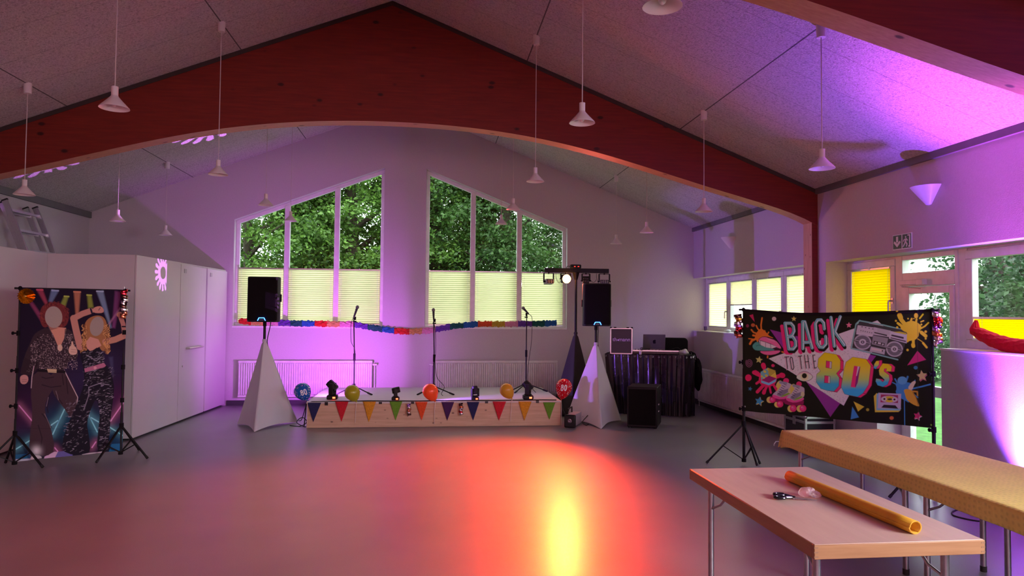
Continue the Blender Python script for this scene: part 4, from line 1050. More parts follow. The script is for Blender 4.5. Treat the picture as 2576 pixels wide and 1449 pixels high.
v = np.array(v); wx = v[:, 0].max()-v[:, 0].min(); k = .275/wx; v = v*k; v[:, 0] -= v[:, 0].min()+.1375
b = MB().add([(p[0], -d/2-.001+.0025, .205+p[1]) for p in v], f)
gx = -.1375+.275*.315
b.lathe([(0, 0), (.0125, 0), (.0125, .0015), (0, .0015)], (gx, -d/2+.0035, .222), 16, R=rot('X', PI/2))
b.v = [(q[0], min(q[1], -d/2+.002), q[2]) for q in b.v]
tr(b).build('lettering', LETTER, t)

# laptop, controller, microphone, bits on the table
t = thing('mixing_console', 'flat dark mixing console under the laptop on the side table', 'console', (3.55, 10.86, tz))
tr = local_frame((3.60, 10.93, tz+.012), -.30)
tr(MB().box((-.36, -.16, 0), (.36, .16, .055))).build('housing', BLACKG, t, bevel=.006)
tr(MB().box((-.36, -.165, .045), (.36, -.155, .066))).build('edge_profile', ALU, t)
b = MB()
for i in range(12):
    for j in range(3): b.cyl((-.32+i*.055, -.11+j*.06, .055), (-.32+i*.055, -.11+j*.06, .072), .008, n=8)
kn = tr(b)
for i in range(12):
    q = MB(); q.v = kn.v[i*48:(i+1)*48]; q.f = [f for f in kn.f[i*(len(kn.f)//12):(i+1)*(len(kn.f)//12)]]; mn = min(min(f) for f in q.f); q.f = [tuple(a-mn for a in f) for f in q.f]; q.m = [0]*len(q.f)
    q.build('knob_column', BLACKM, t)
LAPT = mat('space_grey_metal', (.20, .19, .22), .35, .7)
o = on(1645, 878, 1, 10.86); o[2] = tz+.08
tr = local_frame(o, -.22)
t = thing('laptop', 'open grey laptop seen from behind on the side table', 'laptop', o)
tr(MB().box((-.175, -.01, 0), (.175, .21, .014))).build('base', LAPT, t, bevel=.003)
b = MB().box((-.175, -.006, 0), (.175, .006, .245)); Rx = rot('X', .26)
b.v = [tuple(Rx@np.array(q)+np.array((0, -.005, .012))) for q in b.v]; sc_ = tr(b).build('screen_lid', LAPT, t, bevel=.004)
lg = [(0.004, .088), (.016, .096), (.027, .090), (.031, .078), (.026, .071), (.026, .060), (.033, .052), (.028, .038), (.018, .030), (.006, .034), (-.006, .030), (-.018, .036), (-.027, .052), (-.028, .070), (-.020, .086), (-.008, .092)]
b = MB().slab([(p[0]*.8, -.0065, .062+p[1]) for p in lg], (0, -1, 0), .0008).slab([(.002, -.0065, .142), (.012, -.0065, .150), (.013, -.0065, .164), (.004, -.0065, .156)], (0, -1, 0), .0008)
b.v = [tuple(Rx@np.array(q)+np.array((0, -.005, .012))) for q in b.v]; tr(b).build('logo', mat('dark_logo', (.03, .03, .04), .2, .5), sc_)
p = on(1612, 876, 1, 10.72); mic((p[0]+.14, p[1]-.02, tz+.105), (-.14, -.0, -.002), 'microphone lying on the mixing console beside the laptop', .15)
WCLOTH = mat('white_paper_tissue', (.70, .74, .74), .9, noise=(12, .1), trans=.2)
def crumple(name, label, cat, o, r, m, seed, amp=.28, n=18, k=12, group=None):
    t = thing(name, label, cat, (o[0], o[1], o[2]-r[2]), group); rg = np.random.default_rng(seed); D = rg.normal(size=(9, 3)); D /= np.linalg.norm(D, axis=1)[:, None]; ph = rg.random(9)*6
    def fn(p): return p*(1+amp*sum(math.sin(5*(p@D[i])+ph[i]) for i in range(9))/4.5)
    MB().ell(o, r, n, k, fn=fn).build('body', m, t); return t
t = crumple('paper_napkin', 'white crumpled paper at the right corner of the side table', 'napkin', (4.0, 10.72, tz+.05), (.075, .05, .045), WCLOTH, 3)
cable([(3.72, 10.80, tz+.07), (3.80, 10.76, tz+.09), (3.88, 10.74, tz+.12), (3.95, 10.76, tz+.10), (4.0, 10.8, tz+.02)], .004, 'thin cable curling over the right end of the side table')
t = thing('plastic_cup', 'small pale cup on the front edge of the side table', 'cup', (3.30, 10.74, tz+.012))
MB().lathe([(0, 0), (.018, 0), (.024, .05), (.022, .05), (.016, .004), (0, .004)], (3.30, 10.755, tz+.012), 16).build('body', mat('clear_plastic', (.6, .6, .62), .15), t, smooth=True)

# chair behind the table
t = thing('padded_chair', 'black padded chair back showing behind the side table', 'chair', (4.1, 11.75, 0))
b = MB(); n = 10
def rr(w, h, r, k=5):
    out = []
    for cx, cy, a in ((w/2-r, h-r, 0), (-w/2+r, h-r, PI/2), (-w/2+r, r, PI), (w/2-r, r, 1.5*PI)):
        for i in range(k+1): out.append((cx+r*math.cos(a+PI/2*i/k), cy+r*math.sin(a+PI/2*i/k)))
    return out
tr = local_frame((4.20, 11.72, 0), -.35)
tr(MB().prism([(x, z+.72) for x, z in rr(.46, .48, .07)], 1, -.03, .03)).build('backrest', BLACKM, t, bevel=.012)
tr(MB().box((-.23, -.44, .42), (.23, -.02, .49))).build('seat', BLACKM, t, bevel=.02)
for sx in (-.2, .2):
    for sy in (-.42, 0): tr(MB().cyl((sx, sy, 0), (sx, sy, .43 if sy else .80), .012, n=8)).build('leg', BLACK, t)
# bag hanging at the right end of the table
t = thing('hanging_bag', 'black bag hanging at the right end of the side table', 'bag', (4.30, 11.0, .3))
MB().ell((4.33, 11.0, .62), (.07, .13, .26), 18, 12, fn=lambda p: p*(1+.08*math.sin(5*p[0]+7*p[2]))).build('body', BLACKM, t, smooth=True)
MB().tube([(4.31, 10.93, .84), (4.26, 10.92, .97), (4.20, 10.93, 1.0), (4.16, 10.99, .985), (4.22, 11.04, .98), (4.32, 11.06, .85)], .012, 8).build('strap', BLACKM, t, smooth=True)

# subwoofer
t = thing('subwoofer', 'black subwoofer box on the floor in front of the side table', 'subwoofer', (3.05, 9.82, 0))
P0, P1, P2 = np.array((2.762, 9.63)), np.array((3.155, 9.49)), np.array((3.37, 9.96))
P3 = P0+(P2-P1)
MB().prism([tuple(p) for p in (P0, P1, P2, P3)], 2, .018, .580).build('cabinet', BLACK, t, bevel=.01)
nrm = np.array(((P1-P0)[1], -(P1-P0)[0])); nrm /= np.linalg.norm(nrm)
ins = lambda u: P0+(P1-P0)*u
q = [ins(.05), ins(.95)]; MB().prism([tuple(q[0]), tuple(q[1]), tuple(q[1]+nrm*.008), tuple(q[0]+nrm*.008)], 2, .05, .55).build('grille', GRILLE, t)
for k in (.25, .62):
    c = P1+(P2-P1)*.30; zz = .10+.26*k
    MB().box((c[0]-.004, c[1]-.03, zz+.06), (c[0]+.012, c[1]+.03, zz+.075), R=rot('Z', -.43)).build('handle', ALU, t)
for p in (P0, P1, P2, P3):
    c = (P0+P2)/2; p = c+(p-c)*.85; MB().cyl((*p, 0), (*p, .02), .02, n=10).build('foot', RUBBER, t)

# fog machine by the stage corner
t = thing('fog_machine', 'small black fronted fog machine with pale metal sides at the right stage corner', 'fog machine', (2.06, 9.9, 0))
F0, F1 = np.array((1.885, 9.70)), np.array((2.0, 9.66)); dv = np.array((.20, .40)); hgt = .185
pl = [F0, F1+np.array((.0, 0)), F1+dv, F0+dv]
f0 = np.array((1.868, 9.685)); f1 = np.array((2.02, 9.635)); df = np.array((.022, .044))
MB().prism([tuple(p) for p in ((F0+df), (F1+df), F1+dv, F0+dv)], 2, .012, hgt-.01).build('housing', mat('pale_metal_housing', (.42, .40, .42), .45, .3), t, bevel=.004)
MB().prism([tuple(p) for p in (f0, f1, f1+df, f0+df)], 2, .004, hgt).build('front_plate', BLACK, t, bevel=.018)
c = np.array((*((f0+f1)/2), .10)); nd = np.array((f1-f0)[::-1])*(1, -1); nd = np.array(((f1-f0)[1], -(f1-f0)[0])); nd /= np.linalg.norm(nd)
X, Y, Z = basis((nd[0], nd[1], 0)); R = np.array([X, Y, Z]).T
MB().lathe([(0, .004), (.012, .006), (.018, .010), (.030, .008), (.032, 0)], c+np.array((nd[0], nd[1], 0))*.001, 20, R=R).build('nozzle', mat('dark_steel', (.18, .16, .17), .35, .9), t, smooth=True)
MB().tube([np.array((*F0, hgt-.01))+(.06, .1, 0), np.array((*F0, hgt+.06))+(.06, .1, 0), np.array((*F0, hgt+.065))+(.16, .30, 0), np.array((*F0, hgt-.01))+(.16, .30, 0)], .010, 8).build('handle', BLACK, t, smooth=True)
MB().box((2.06, 9.86, .05), (2.075, 9.90, .075), R=rot('Z', -.4)).build('power_socket', BLACKM, t)
cable([(2.22, 10.06, .10), (2.28, 10.0, .13), (2.24, 9.90, .12), (2.17, 9.86, .05), (2.22, 9.85, .008), (2.28, 9.95, .006)], .006, 'black cable curling beside the fog machine')
cable([(1.90, 9.76, .19), (1.87, 9.76, .24), (1.865, 9.8, .30), (1.87, 9.9, .345)], .006, 'black cable from the fog machine up to the stage corner')

# ------------------------------------------------------------------ honeycomb paper garland under the gable windows
GC = {'red': (.70, .03, .02), 'amber': (.72, .42, .14), 'pink': (.75, .35, .50), 'purple': (.16, .06, .42), 'green': (.01, .14, .12), 'blue': (.02, .16, .45), 'orange': (.75, .12, .03), 'yellow': (.62, .46, .05)}
GM = {k: mat('tissue_'+k, c, .8, noise=(30, .15), trans=.25) for k, c in GC.items()}
t = thing('paper_garland', 'multicoloured honeycomb paper garland along the gable window sills', 'garland', (-.5, YB-.04, 1.27))
key = [(600, 808), (640, 810), (735, 813), (890, 816), (925, 822), (985, 832), (1030, 834), (1080, 832), (1130, 822), (1200, 815), (1300, 815), (1400, 813)]
gp = np.array([on(*k, 1, YB-.045) for k in key])
ss = np.concatenate([[0], np.cumsum(np.linalg.norm(np.diff(gp, axis=0), axis=1))])
def gpos(s): return np.array([np.interp(s, ss, gp[:, i]) for i in range(3)])
seqc = ['red', 'amber', 'pink', 'purple', 'green', 'blue', 'red', 'amber', 'pink', 'purple', 'green', 'blue', 'red', 'amber', 'pink', 'purple', 'green', 'blue', 'orange', 'yellow', 'pink', 'purple', 'green', 'blue']
px_b = [600, 632, 665, 700, 731, 760, 792, 823, 855, 890, 925, 962, 992, 1030, 1062, 1096, 1132, 1166, 1202, 1237, 1270, 1303, 1338, 1370, 1402]
xb = [on(x, 815, 1, YB-.045)[0] for x in px_b]
for i, c in enumerate(seqc):
    s0 = np.interp(xb[i], gp[:, 0], ss); s1_ = np.interp(xb[i+1], gp[:, 0], ss); b = MB(); n1 = 14
    rg = np.random.default_rng(i)
    def fn(u, v, s0=s0, s1_=s1_):
        s = s0+(s1_-s0)*u; p = gpos(s); a = 2*PI*v
        r = .041+.013*math.sin(s*62+2.5*math.sin(a*3+i))+.010*math.sin(a*4+s*47+i*2)+.010*(rg.random()-.5)
        if i == 0 and u < .15: r *= .4+4*u
        return (p[0], p[1]+r*.62*math.cos(a), p[2]+r*math.sin(a))
    b.grid(fn, n1, 20); part_label(b.build('tissue_segment', GM[c], t), c+' tissue segment')
# red garland on the far right window
t = thing('paper_garland', 'thick red honeycomb paper garland sagging across the far right window', 'garland', (4.88, 5.3, 1.3))
key = [(2456, 806), (2452, 832), (2478, 846), (2510, 860), (2545, 870), (2580, 873)]
gp2 = [on(*k, 0, 4.90) for k in key]+[np.array((4.90, 4.9, 1.375)), np.array((4.90, 4.5, 1.42))]
gp2 = np.array(gp2); ss2 = np.concatenate([[0], np.cumsum(np.linalg.norm(np.diff(gp2, axis=0), axis=1))])
rad = [.012, .045, .058, .064, .066, .066, .066, .066]
def fn(u, v):
    s = u*ss2[-1]; p = np.array([np.interp(s, ss2, gp2[:, i]) for i in range(3)]); e = min(ss2[-1], s+.01); q = np.array([np.interp(e, ss2, gp2[:, i]) for i in range(3)])-p
    q = q/(np.linalg.norm(q)+1e-9) if np.linalg.norm(q) > 1e-6 else np.array((0, -1, 0)); X = np.array((1., 0, 0)); Y = np.cross(q, X); a = 2*PI*v
    r = np.interp(s, ss2, rad)*(.93+.09*abs(math.sin(s*26)))+.003*math.sin(a*9+s*40)
    return p+X*r*math.cos(a)+Y*r*math.sin(a)
MB().grid(fn, 150, 26).build('tissue_body', mat('tissue_bright_red', (.70, .012, .03), .8, noise=(40, .12), trans=.25), t, smooth=True, sharp=.5)

# ================================================================== printed cloths
def proj(P):
    c = (P-CC)@CR.T
    return W/2+F*c[..., 0]/c[..., 2], H/2-F*c[..., 1]/c[..., 2]
def lin(c): 
    c = np.array(c, float)/255; return np.where(c <= .04045, c/12.92, ((c+.055)/1.055)**2.4)
class Paint:
    """draws the artwork into the cloth's own grid of points"""
    def __init__(s, X, Y, base): s.X, s.Y = X, Y; s.C = np.tile(lin(base), X.shape+(1,)); s.fr = (1, 0, 0); s.off = (0, 0); s.k = 1
    def frame(s, k, x0, y0): s.fr = (k, x0, y0); return s
    def P(s, pts): k, x0, y0 = s.fr; return np.array([(x0+k*(p[0]+s.off[0]), y0+k*(p[1]+s.off[1])) for p in pts], float)
    def lay(s, sl, a, col):
        if callable(col): c = col(s.X[sl], s.Y[sl])
        else: c = lin(col)
        a = np.clip(a, 0, 1)[..., None]; s.C[sl] = s.C[sl]*(1-a)+c*a
    def win(s, p, m):
        ok = (s.X > p[:, 0].min()-m) & (s.X < p[:, 0].max()+m) & (s.Y > p[:, 1].min()-m) & (s.Y < p[:, 1].max()+m)
        r = np.where(ok.any(1))[0]; c = np.where(ok.any(0))[0]
        if len(r) == 0: return None
        return (slice(r[0], r[-1]+1), slice(c[0], c[-1]+1))
    def segd(s, sl, p, closed):
        X, Y = s.X[sl], s.Y[sl]; d = np.full(X.shape, 1e9); n = len(p)
        for i in range(n if closed else n-1):
            a, e = p[i], p[(i+1) % n]; ab = e-a; L = ab@ab+1e-12
            t = np.clip(((X-a[0])*ab[0]+(Y-a[1])*ab[1])/L, 0, 1)
            d = np.minimum(d, np.hypot(X-a[0]-t*ab[0], Y-a[1]-t*ab[1]))
        return d
    def fill(s, pts, col, alpha=1, soft=.6, smooth=0):
        p = s.P(pts)
        for _ in range(smooth): 
            q = np.roll(p, -1, 0); p = np.stack([p*.75+q*.25, p*.25+q*.75], 1).reshape(-1, 2)
        sl = s.win(p, soft*3)
        if sl is None: return s
        X, Y = s.X[sl], s.Y[sl]; ins = np.zeros(X.shape, bool); n = len(p)
        for i in range(n):
            a, e = p[i], p[(i+1) % n]
            if a[1] == e[1]: continue
            c = (a[1] > Y) != (e[1] > Y); ins ^= c & (X < (e[0]-a[0])*(Y-a[1])/(e[1]-a[1])+a[0])
        d = s.segd(sl, p, True); a = .5+np.where(ins, d, -d)/(2*soft)
        s.lay(sl, np.clip(a, 0, 1)*alpha, col); return s
    def stroke(s, pts, w, col, alpha=1, soft=.6, closed=False):
        p = s.P(pts); w = w*s.fr[0]; sl = s.win(p, w/2+soft*3)
        if sl is None: return s
        d = s.segd(sl, p, closed); s.lay(sl, np.clip(.5+(w/2-d)/(2*soft), 0, 1)*alpha, col); return s
    def glow(s, pts, w, col, alpha=1):
        p = s.P(pts); w = w*s.fr[0]; sl = s.win(p, w*2)
        if sl is None: return s
        d = s.segd(sl, p, False); s.lay(sl, np.exp(-(d/w)**2)*alpha, col); return s
    def ell(s, x, y, rx, ry, col, ang=0, alpha=1, n=28):
        ca, sa = math.cos(ang), math.sin(ang)
        return s.fill([(x+rx*math.cos(t)*ca-ry*math.sin(t)*sa, y+rx*math.cos(t)*sa+ry*math.sin(t)*ca) for t in np.linspace(0, 2*PI, n, endpoint=False)], col, alpha)
    def star(s, x, y, r, col, a0=-PI/2):
        return s.fill([(x+(r if i % 2 == 0 else r*.48)*math.cos(a0+i*PI/5), y+(r if i % 2 == 0 else r*.48)*math.sin(a0+i*PI/5)) for i in range(10)], col)
    def sweep(s, fn, o0, o1, n):
        for i in range(n+1):
            s.off = (o0[0]+(o1[0]-o0[0])*i/n, o0[1]+(o1[1]-o0[1])*i/n); fn()
        s.off = (0, 0); return s
def cloth_mesh(name, G, C, m, parent):
    """G: grid of points (rows, cols, 3) in units; C: linear colours"""
    nr, ncol = G.shape[:2]; me = bpy.data.meshes.new(name); V = ((G-WL[parent.name])*U).reshape(-1, 3)
    i = np.arange(nr*ncol).reshape(nr, ncol); q = np.stack([i[:-1, :-1], i[1:, :-1], i[1:, 1:], i[:-1, 1:]], -1).reshape(-1, 4)
    n = len(q); me.vertices.add(len(V)); me.vertices.foreach_set('co', V.astype(np.float32).ravel())
    me.loops.add(4*n); me.loops.foreach_set('vertex_index', q.astype(np.int32).ravel())
    me.polygons.add(n); me.polygons.foreach_set('loop_start', np.arange(0, 4*n, 4, dtype=np.int32)); me.update(calc_edges=True)
    me.polygons.foreach_set('use_smooth', [True]*n)
    a = me.color_attributes.new('print', 'FLOAT_COLOR', 'POINT')
    a.data.foreach_set('color', np.concatenate([np.clip(C, 0, 1), np.ones(C.shape[:2]+(1,))], -1).astype(np.float32).ravel())
    me.materials.append(m); o = bpy.data.objects.new(name, me); COL.objects.link(o); o.parent = parent; WL[o.name] = WL[parent.name]; return o

# ------------------------------------------------------------------ the eighties banner
BA, BB = np.array([3.365, 7.22, 0.]), np.array([4.485, 5.80, 0.])
bd = (BB-BA); BL = np.linalg.norm(bd); bd = bd/BL; bn = np.array([bd[1], -bd[0], 0]); bn = bn if bn[1] < 0 else -bn
nu, nv = 660, 400
s_ = np.linspace(.006, BL-.006, nu+1); v_ = np.linspace(0, 1, nv+1)
S, V_ = np.meshgrid(s_, v_)
ztop = np.interp(S, [0, .25, .52, .9, 1.43, BL], [1.660, 1.645, 1.637, 1.643, 1.660, 1.682]); zbot = np.interp(S, [0, BL], [.578, .615])
Z_ = ztop+(zbot-ztop)*V_
Gp = BA+S[..., None]*bd+Z_[..., None]*np.array([0, 0, 1.])
X, Y = proj(Gp)
p = Paint(X, Y, (16, 13, 16))
FK = (.31746, 1740, 740); GK = (.1656, 1940, 780); HK = (.22083, 2100, 760); JK = (.2209, 1860, 760)
PUR = (150, 52, 158); PINK = (245, 45, 128); TEAL = (128, 205, 208); WH = (226, 224, 226)
p.frame(*FK).fill([(625, 280), (1462, 490), (1105, 972)], PUR)
p.fill([(615, 510), (1475, 208), (1600, 330), (1420, 470), (1255, 800), (1213, 881)], WH)
rg = np.random.default_rng(2)
for _ in range(520):
    u, v = rg.random(2); 
    if u+v > 1: u, v = 1-u, 1-v
    c = np.array((615, 510))*(1-u-v)+np.array((1500, 260))*u+np.array((1213, 875))*v; a = rg.random()*PI
    p.stroke([c, c+np.array((math.cos(a), math.sin(a)))*7], 2.6, (150, 155, 158), .7)
# lettering BACK
p.frame(*GK)
LB = [[(218, 200), (305, 200), (342, 245), (352, 320), (320, 385), (258, 405)], [(218, 200), (272, 590)], [(258, 405), (335, 405), (372, 470), (375, 545), (335, 592), (272, 590)]]
LA = [[(485, 585), (482, 178), (515, 178), (628, 575)], [(488, 492), (600, 488)]]
LC = [[(815, 285), (805, 195), (765, 148), (710, 152), (678, 205), (690, 350), (706, 500), (740, 560), (795, 566), (842, 515), (836, 400)]]
LK = [[(916, 112), (968, 548)], [(1058, 100), (975, 330), (1118, 530)]]
ALL = LB+LA+LC+LK
def st(w, c): return lambda: [p.stroke(q, w, c) for q in ALL]
p.sweep(st(46, PINK), (-50, 46), (-30, 62), 5); p.sweep(st(50, (14, 10, 14)), (-4, 4), (12, 40), 6)
st(56, (14, 10, 14))(); st(46, TEAL)(); p.off = (11, -1); st(11, (236, 246, 246))(); p.off = (-10, 0); st(5, (90, 165, 170), )(); p.off = (0, 0)
TT = [[(208, 714), (272, 709)], [(232, 712), (250, 890)], [(300, 712), (322, 728), (346, 872), (334, 903), (311, 896), (288, 740), (300, 712)], [(413, 702), (468, 696)], [(441, 700), (466, 890)], [(508, 685), (537, 882)], [(560, 683), (588, 880)], [(522, 786), (575, 780)],
      [(640, 685), (666, 880)], [(640, 686), (672, 682)], [(653, 778), (682, 774)], [(666, 879), (696, 874)]]
p.off = (-13, 18)
for q in TT: p.stroke(q, 10, (214, 165, 180))
p.off = (0, 0)
for q in TT: p.stroke(q, 12, (22, 14, 18))
# 80's
def gradf(y0, y1):
    a, b_, c_ = lin((248, 225, 20)), lin((190, 225, 110)), lin((60, 190, 228))
    def f(X, Y):
        t = np.clip((Y-y0)/(y1-y0), 0, 1)[..., None]; m1 = np.clip(t/.55, 0, 1)**2; m2 = np.clip((t-.55)/.25, 0, 1)
        return (a*(1-m1)+b_*m1)*(1-m2)+c_*m2
    return f
E8 = [(820, 645), (1000, 675), (1062, 760), (1060, 895), (1000, 960), (1045, 1025), (1040, 1150), (965, 1232), (860, 1220), (760, 1190), (690, 1090), (700, 975), (757, 925), (715, 860), (725, 740)]
E0 = [(1250, 715), (1445, 745), (1515, 845), (1482, 1130), (1400, 1260), (1320, 1315), (1200, 1290), (1130, 1270), (1080, 1165), (1120, 900), (1150, 790)]
def extr(E, dx, dy, n, y0, y1):
    for i in range(n, 0, -1): p.off = (dx*i/n, dy*i/n); p.fill(E, (110, 15, 60) if i == n else (238, 48, 122))
    p.off = (0, 0); p.stroke(E, 8, (60, 40, 60), closed=True); p.fill(E, gradf(780+.1656*y0, 780+.1656*y1))
extr(E8, 52, 14, 8, 650, 1240)
extr(E0, 52, 14, 8, 715, 1330)
for q in ([(1062, 760), (1114, 774)], [(1060, 895), (1112, 909)], [(1045, 1025), (1097, 1039)], [(1515, 845), (1567, 859)], [(1400, 1260), (1452, 1274)], [(965, 1232), (1017, 1246)]): p.stroke(q, 6, (110, 15, 60))
for q, w2 in (([(845, 770), (930, 785), (925, 887), (840, 872)], [(900, 780), (930, 785), (925, 887), (896, 882)]), ([(820, 995), (905, 1003), (903, 1110), (813, 1102)], [(880, 1001), (905, 1003), (903, 1110), (876, 1107)])):
    p.fill(q, (238, 48, 122)).fill(w2, (215, 215, 215)).stroke(q, 5, (60, 30, 50), closed=True)
p.fill([(1270, 845), (1360, 860), (1322, 1100), (1290, 1175), (1220, 1165)], (238, 48, 122)).fill([(1322, 854), (1360, 860), (1322, 1100), (1290, 1175), (1283, 1150)], (130, 45, 120)).fill([(1322, 854), (1350, 858), (1310, 1000), (1300, 1000)], (220, 215, 220))
ES = [(1700, 810), (1790, 820), (1835, 860), (1825, 930), (1750, 930), (1760, 885), (1720, 890), (1715, 930), (1790, 985), (1800, 1050), (1770, 1130), (1700, 1165), (1620, 1140), (1590, 1080), (1600, 1040), (1650, 1050), (1700, 1095), (1728, 1060), (1690, 1020), (1650, 985), (1640, 920), (1660, 850)]
EA = [(1600, 775), (1640, 770), (1640, 830), (1590, 895), (1560, 880), (1570, 820)]
extr(ES, 55, 4, 7, 810, 1170); extr(EA, 52, -8, 7, 760, 900)
# boom box
p.frame(*HK)
p.stroke([(290, 210), (250, 250), (195, 525), (720, 655)], 16, (130, 190, 180)).stroke([(290, 212), (560, 262), (830, 330)], 16, (130, 190, 180)).stroke([(275, 232), (240, 330)], 9, (160, 215, 205))
p.fill([(300, 225), (830, 325), (800, 500), (745, 640), (205, 520), (255, 260)], (62, 62, 66))
p.fill([(268, 262), (450, 290), (440, 380), (250, 345)], (205, 203, 206)).fill([(450, 285), (640, 325), (630, 400), (440, 370)], (196, 196, 202)).fill([(640, 330), (830, 365), (822, 470), (620, 415)], (205, 205, 212))
p.fill([(650, 368), (790, 398), (786, 420), (645, 385)], (70, 60, 72)).fill([(640, 400), (815, 440), (812, 456), (636, 412)], (90, 78, 90)).fill([(455, 340), (600, 372), (597, 388), (452, 352)], (60, 60, 64))
p.fill([(255, 345), (440, 375), (432, 395), (250, 365)], (215, 213, 215))
for i in range(4): p.ell(317+40*i, 282+8*i, 10, 5, (80, 80, 84))
for i in range(6): p.fill([(300+24*i, 318+5*i), (312+24*i, 320+5*i), (308+24*i, 332+5*i), (298+24*i, 330+5*i)], (120, 118, 122))
for i in range(4): p.stroke([(490+0*i, 300+13*i), (625, 325+13*i)], 3, (150, 150, 156))
for cx, cy in ((323, 455), (683, 535)):
    p.ell(cx, cy, 97, 88, (190, 190, 196), .2).ell(cx, cy, 82, 74, (118, 118, 124), .2)
    p.stroke([(cx-90, cy-22), (cx+90, cy+18)], 22, (60, 60, 64)).stroke([(cx-92, cy-24), (cx+88, cy+16)], 8, (190, 190, 196)).ell(cx, cy, 40, 36, (205, 205, 210)).ell(cx, cy, 20, 17, (70, 70, 76)).ell(cx, cy, 8, 7, (210, 210, 215))
p.fill([(440, 378), (610, 412), (590, 520), (425, 480)], (150, 150, 156)).fill([(450, 440), (572, 470), (566, 502), (444, 470)], (20, 20, 22)).fill([(495, 455), (530, 463), (527, 484), (490, 475)], (205, 205, 210)).ell(468, 462, 13, 11, (190, 190, 195)).ell(550, 482, 13, 11, (190, 190, 195))
p.fill([(415, 505), (578, 540), (568, 598), (400, 560)], (190, 190, 194)).fill([(425, 520), (545, 545), (540, 565), (418, 540)], (222, 205, 205)).fill([(540, 545), (553, 548), (549, 566), (537, 563)], (60, 60, 64))
p.fill([(660, 340), (740, 335), (820, 352), (815, 372), (740, 355)], (205, 190, 60))
# yellow splat
YL = (238, 208, 52)
p.fill([(740, 290), (800, 235), (870, 210), (930, 222), (985, 262), (995, 300), (960, 340), (962, 390), (915, 435), (850, 440), (825, 470), (822, 390), (830, 345), (790, 335)], YL, smooth=2)
for q, w in (([(745, 150), (760, 200), (800, 250)], 46), ([(742, 150), (752, 175)], 56), ([(1072, 235), (1030, 275), (975, 305)], 18), ([(1008, 140), (972, 185)], 18), ([(985, 225), (1015, 212)], 14), ([(898, 500), (898, 420)], 32), ([(895, 485), (898, 500)], 44), ([(1052, 515), (1010, 465)], 24), ([(1000, 450), (960, 425)], 9), ([(735, 250), (790, 290)], 30), ([(870, 215), (880, 190)], 22), ([(930, 225), (935, 195)], 22), ([(720, 240), (745, 258)], 26), ([(990, 345), (1040, 385)], 40), ([(965, 330), (1010, 345)], 14)): p.stroke(q, w, YL)
for x, y, r in ((930, 155, 24), (700, 213, 12), (715, 288, 13), (712, 100, 13), (1040, 336, 15), (1040, 415, 12), (832, 545, 14), (838, 188, 9), (905, 188, 7), (990, 255, 11), (950, 420, 7)): p.ell(x, y, r, r*(1.25 if r > 20 else 1), YL, n=16)
p.star(168, 262, 34, (242, 130, 160))
p.fill([(945, 555), (1046, 655), (828, 720)], (205, 42, 125)).ell(925, 746, 24, 20, (62, 130, 190))
p.off = (9, 12); p.star(998, 838, 64, (190, 110, 130), -1.7); p.off = (0, 0); p.star(998, 838, 64, (214, 198, 138), -1.7)
BLU = (66, 148, 208)
p.fill([(690, 930), (740, 900), (850, 915), (905, 940), (880, 1000), (900, 1060), (850, 1100), (850, 1150), (800, 1120), (740, 1090), (690, 1030), (708, 980)], BLU, smooth=1)
for q, w in (([(688, 875), (725, 940)], 16), ([(832, 850), (812, 905)], 22), ([(890, 985), (1000, 960), (1095, 935)], 17), ([(792, 1100), (795, 1405)], 11), ([(660, 915), (720, 945)], 12), ([(918, 890), (880, 940)], 12), ([(900, 1050), (950, 1085)], 16)): p.stroke(q, w, BLU)
p.ell(770, 893, 54, 46, (96, 178, 222))
p.fill([(782, 1000), (830, 985), (890, 1005), (930, 1100), (968, 1168), (962, 1192), (880, 1160), (815, 1110), (800, 1050)], (218, 176, 62), smooth=1).fill([(828, 985), (872, 915), (912, 893), (930, 908), (905, 950), (882, 1005)], (226, 216, 190), smooth=1).stroke([(890, 1015), (945, 1020), (948, 1062)], 18, (205, 160, 60)).stroke([(890, 1030), (925, 1075), (955, 1165)], 9, (175, 130, 45))
p.fill([(448, 1070), (480, 1035), (700, 1200), (750, 1215), (745, 1235), (722, 1252), (464, 1252)], (222, 212, 70)).fill([(480, 1050), (505, 1030), (755, 1210), (738, 1236), (478, 1230)], (130, 200, 215))
p.fill([(505, 1032), (756, 1045), (750, 1214), (492, 1208)], (196, 190, 208)).fill([(528, 1050), (722, 1060), (719, 1150), (524, 1140)], (165, 52, 95)).ell(624, 1106, 96, 40, (196, 190, 208), .04).ell(624, 1106, 62, 36, (222, 208, 60), .04)
for x, y in ((568, 1103), (680, 1109)): p.ell(x, y, 27, 24, (214, 210, 205)).ell(x, y, 12, 11, (28, 22, 26))
p.ell(628, 1106, 26, 11, (70, 60, 40)).fill([(562, 1168), (690, 1176), (722, 1216), (534, 1200)], (34, 30, 36))
p.off = (6, 9); p.star(945, 1295, 50, (225, 215, 215), -1.3); p.off = (0, 0); p.star(945, 1295, 50, (218, 48, 125), -1.3)
p.ell(647, 1320, 23, 21, (212, 118, 60)).ell(380, 1224, 18, 17, (170, 178, 60)).fill([(222, 1130), (341, 1190), (272, 1244)], (224, 208, 66)).fill([(208, 1188), (282, 1310), (190, 1333)], (66, 150, 214)).ell(1104, 1397, 9, 9, (120, 190, 60))
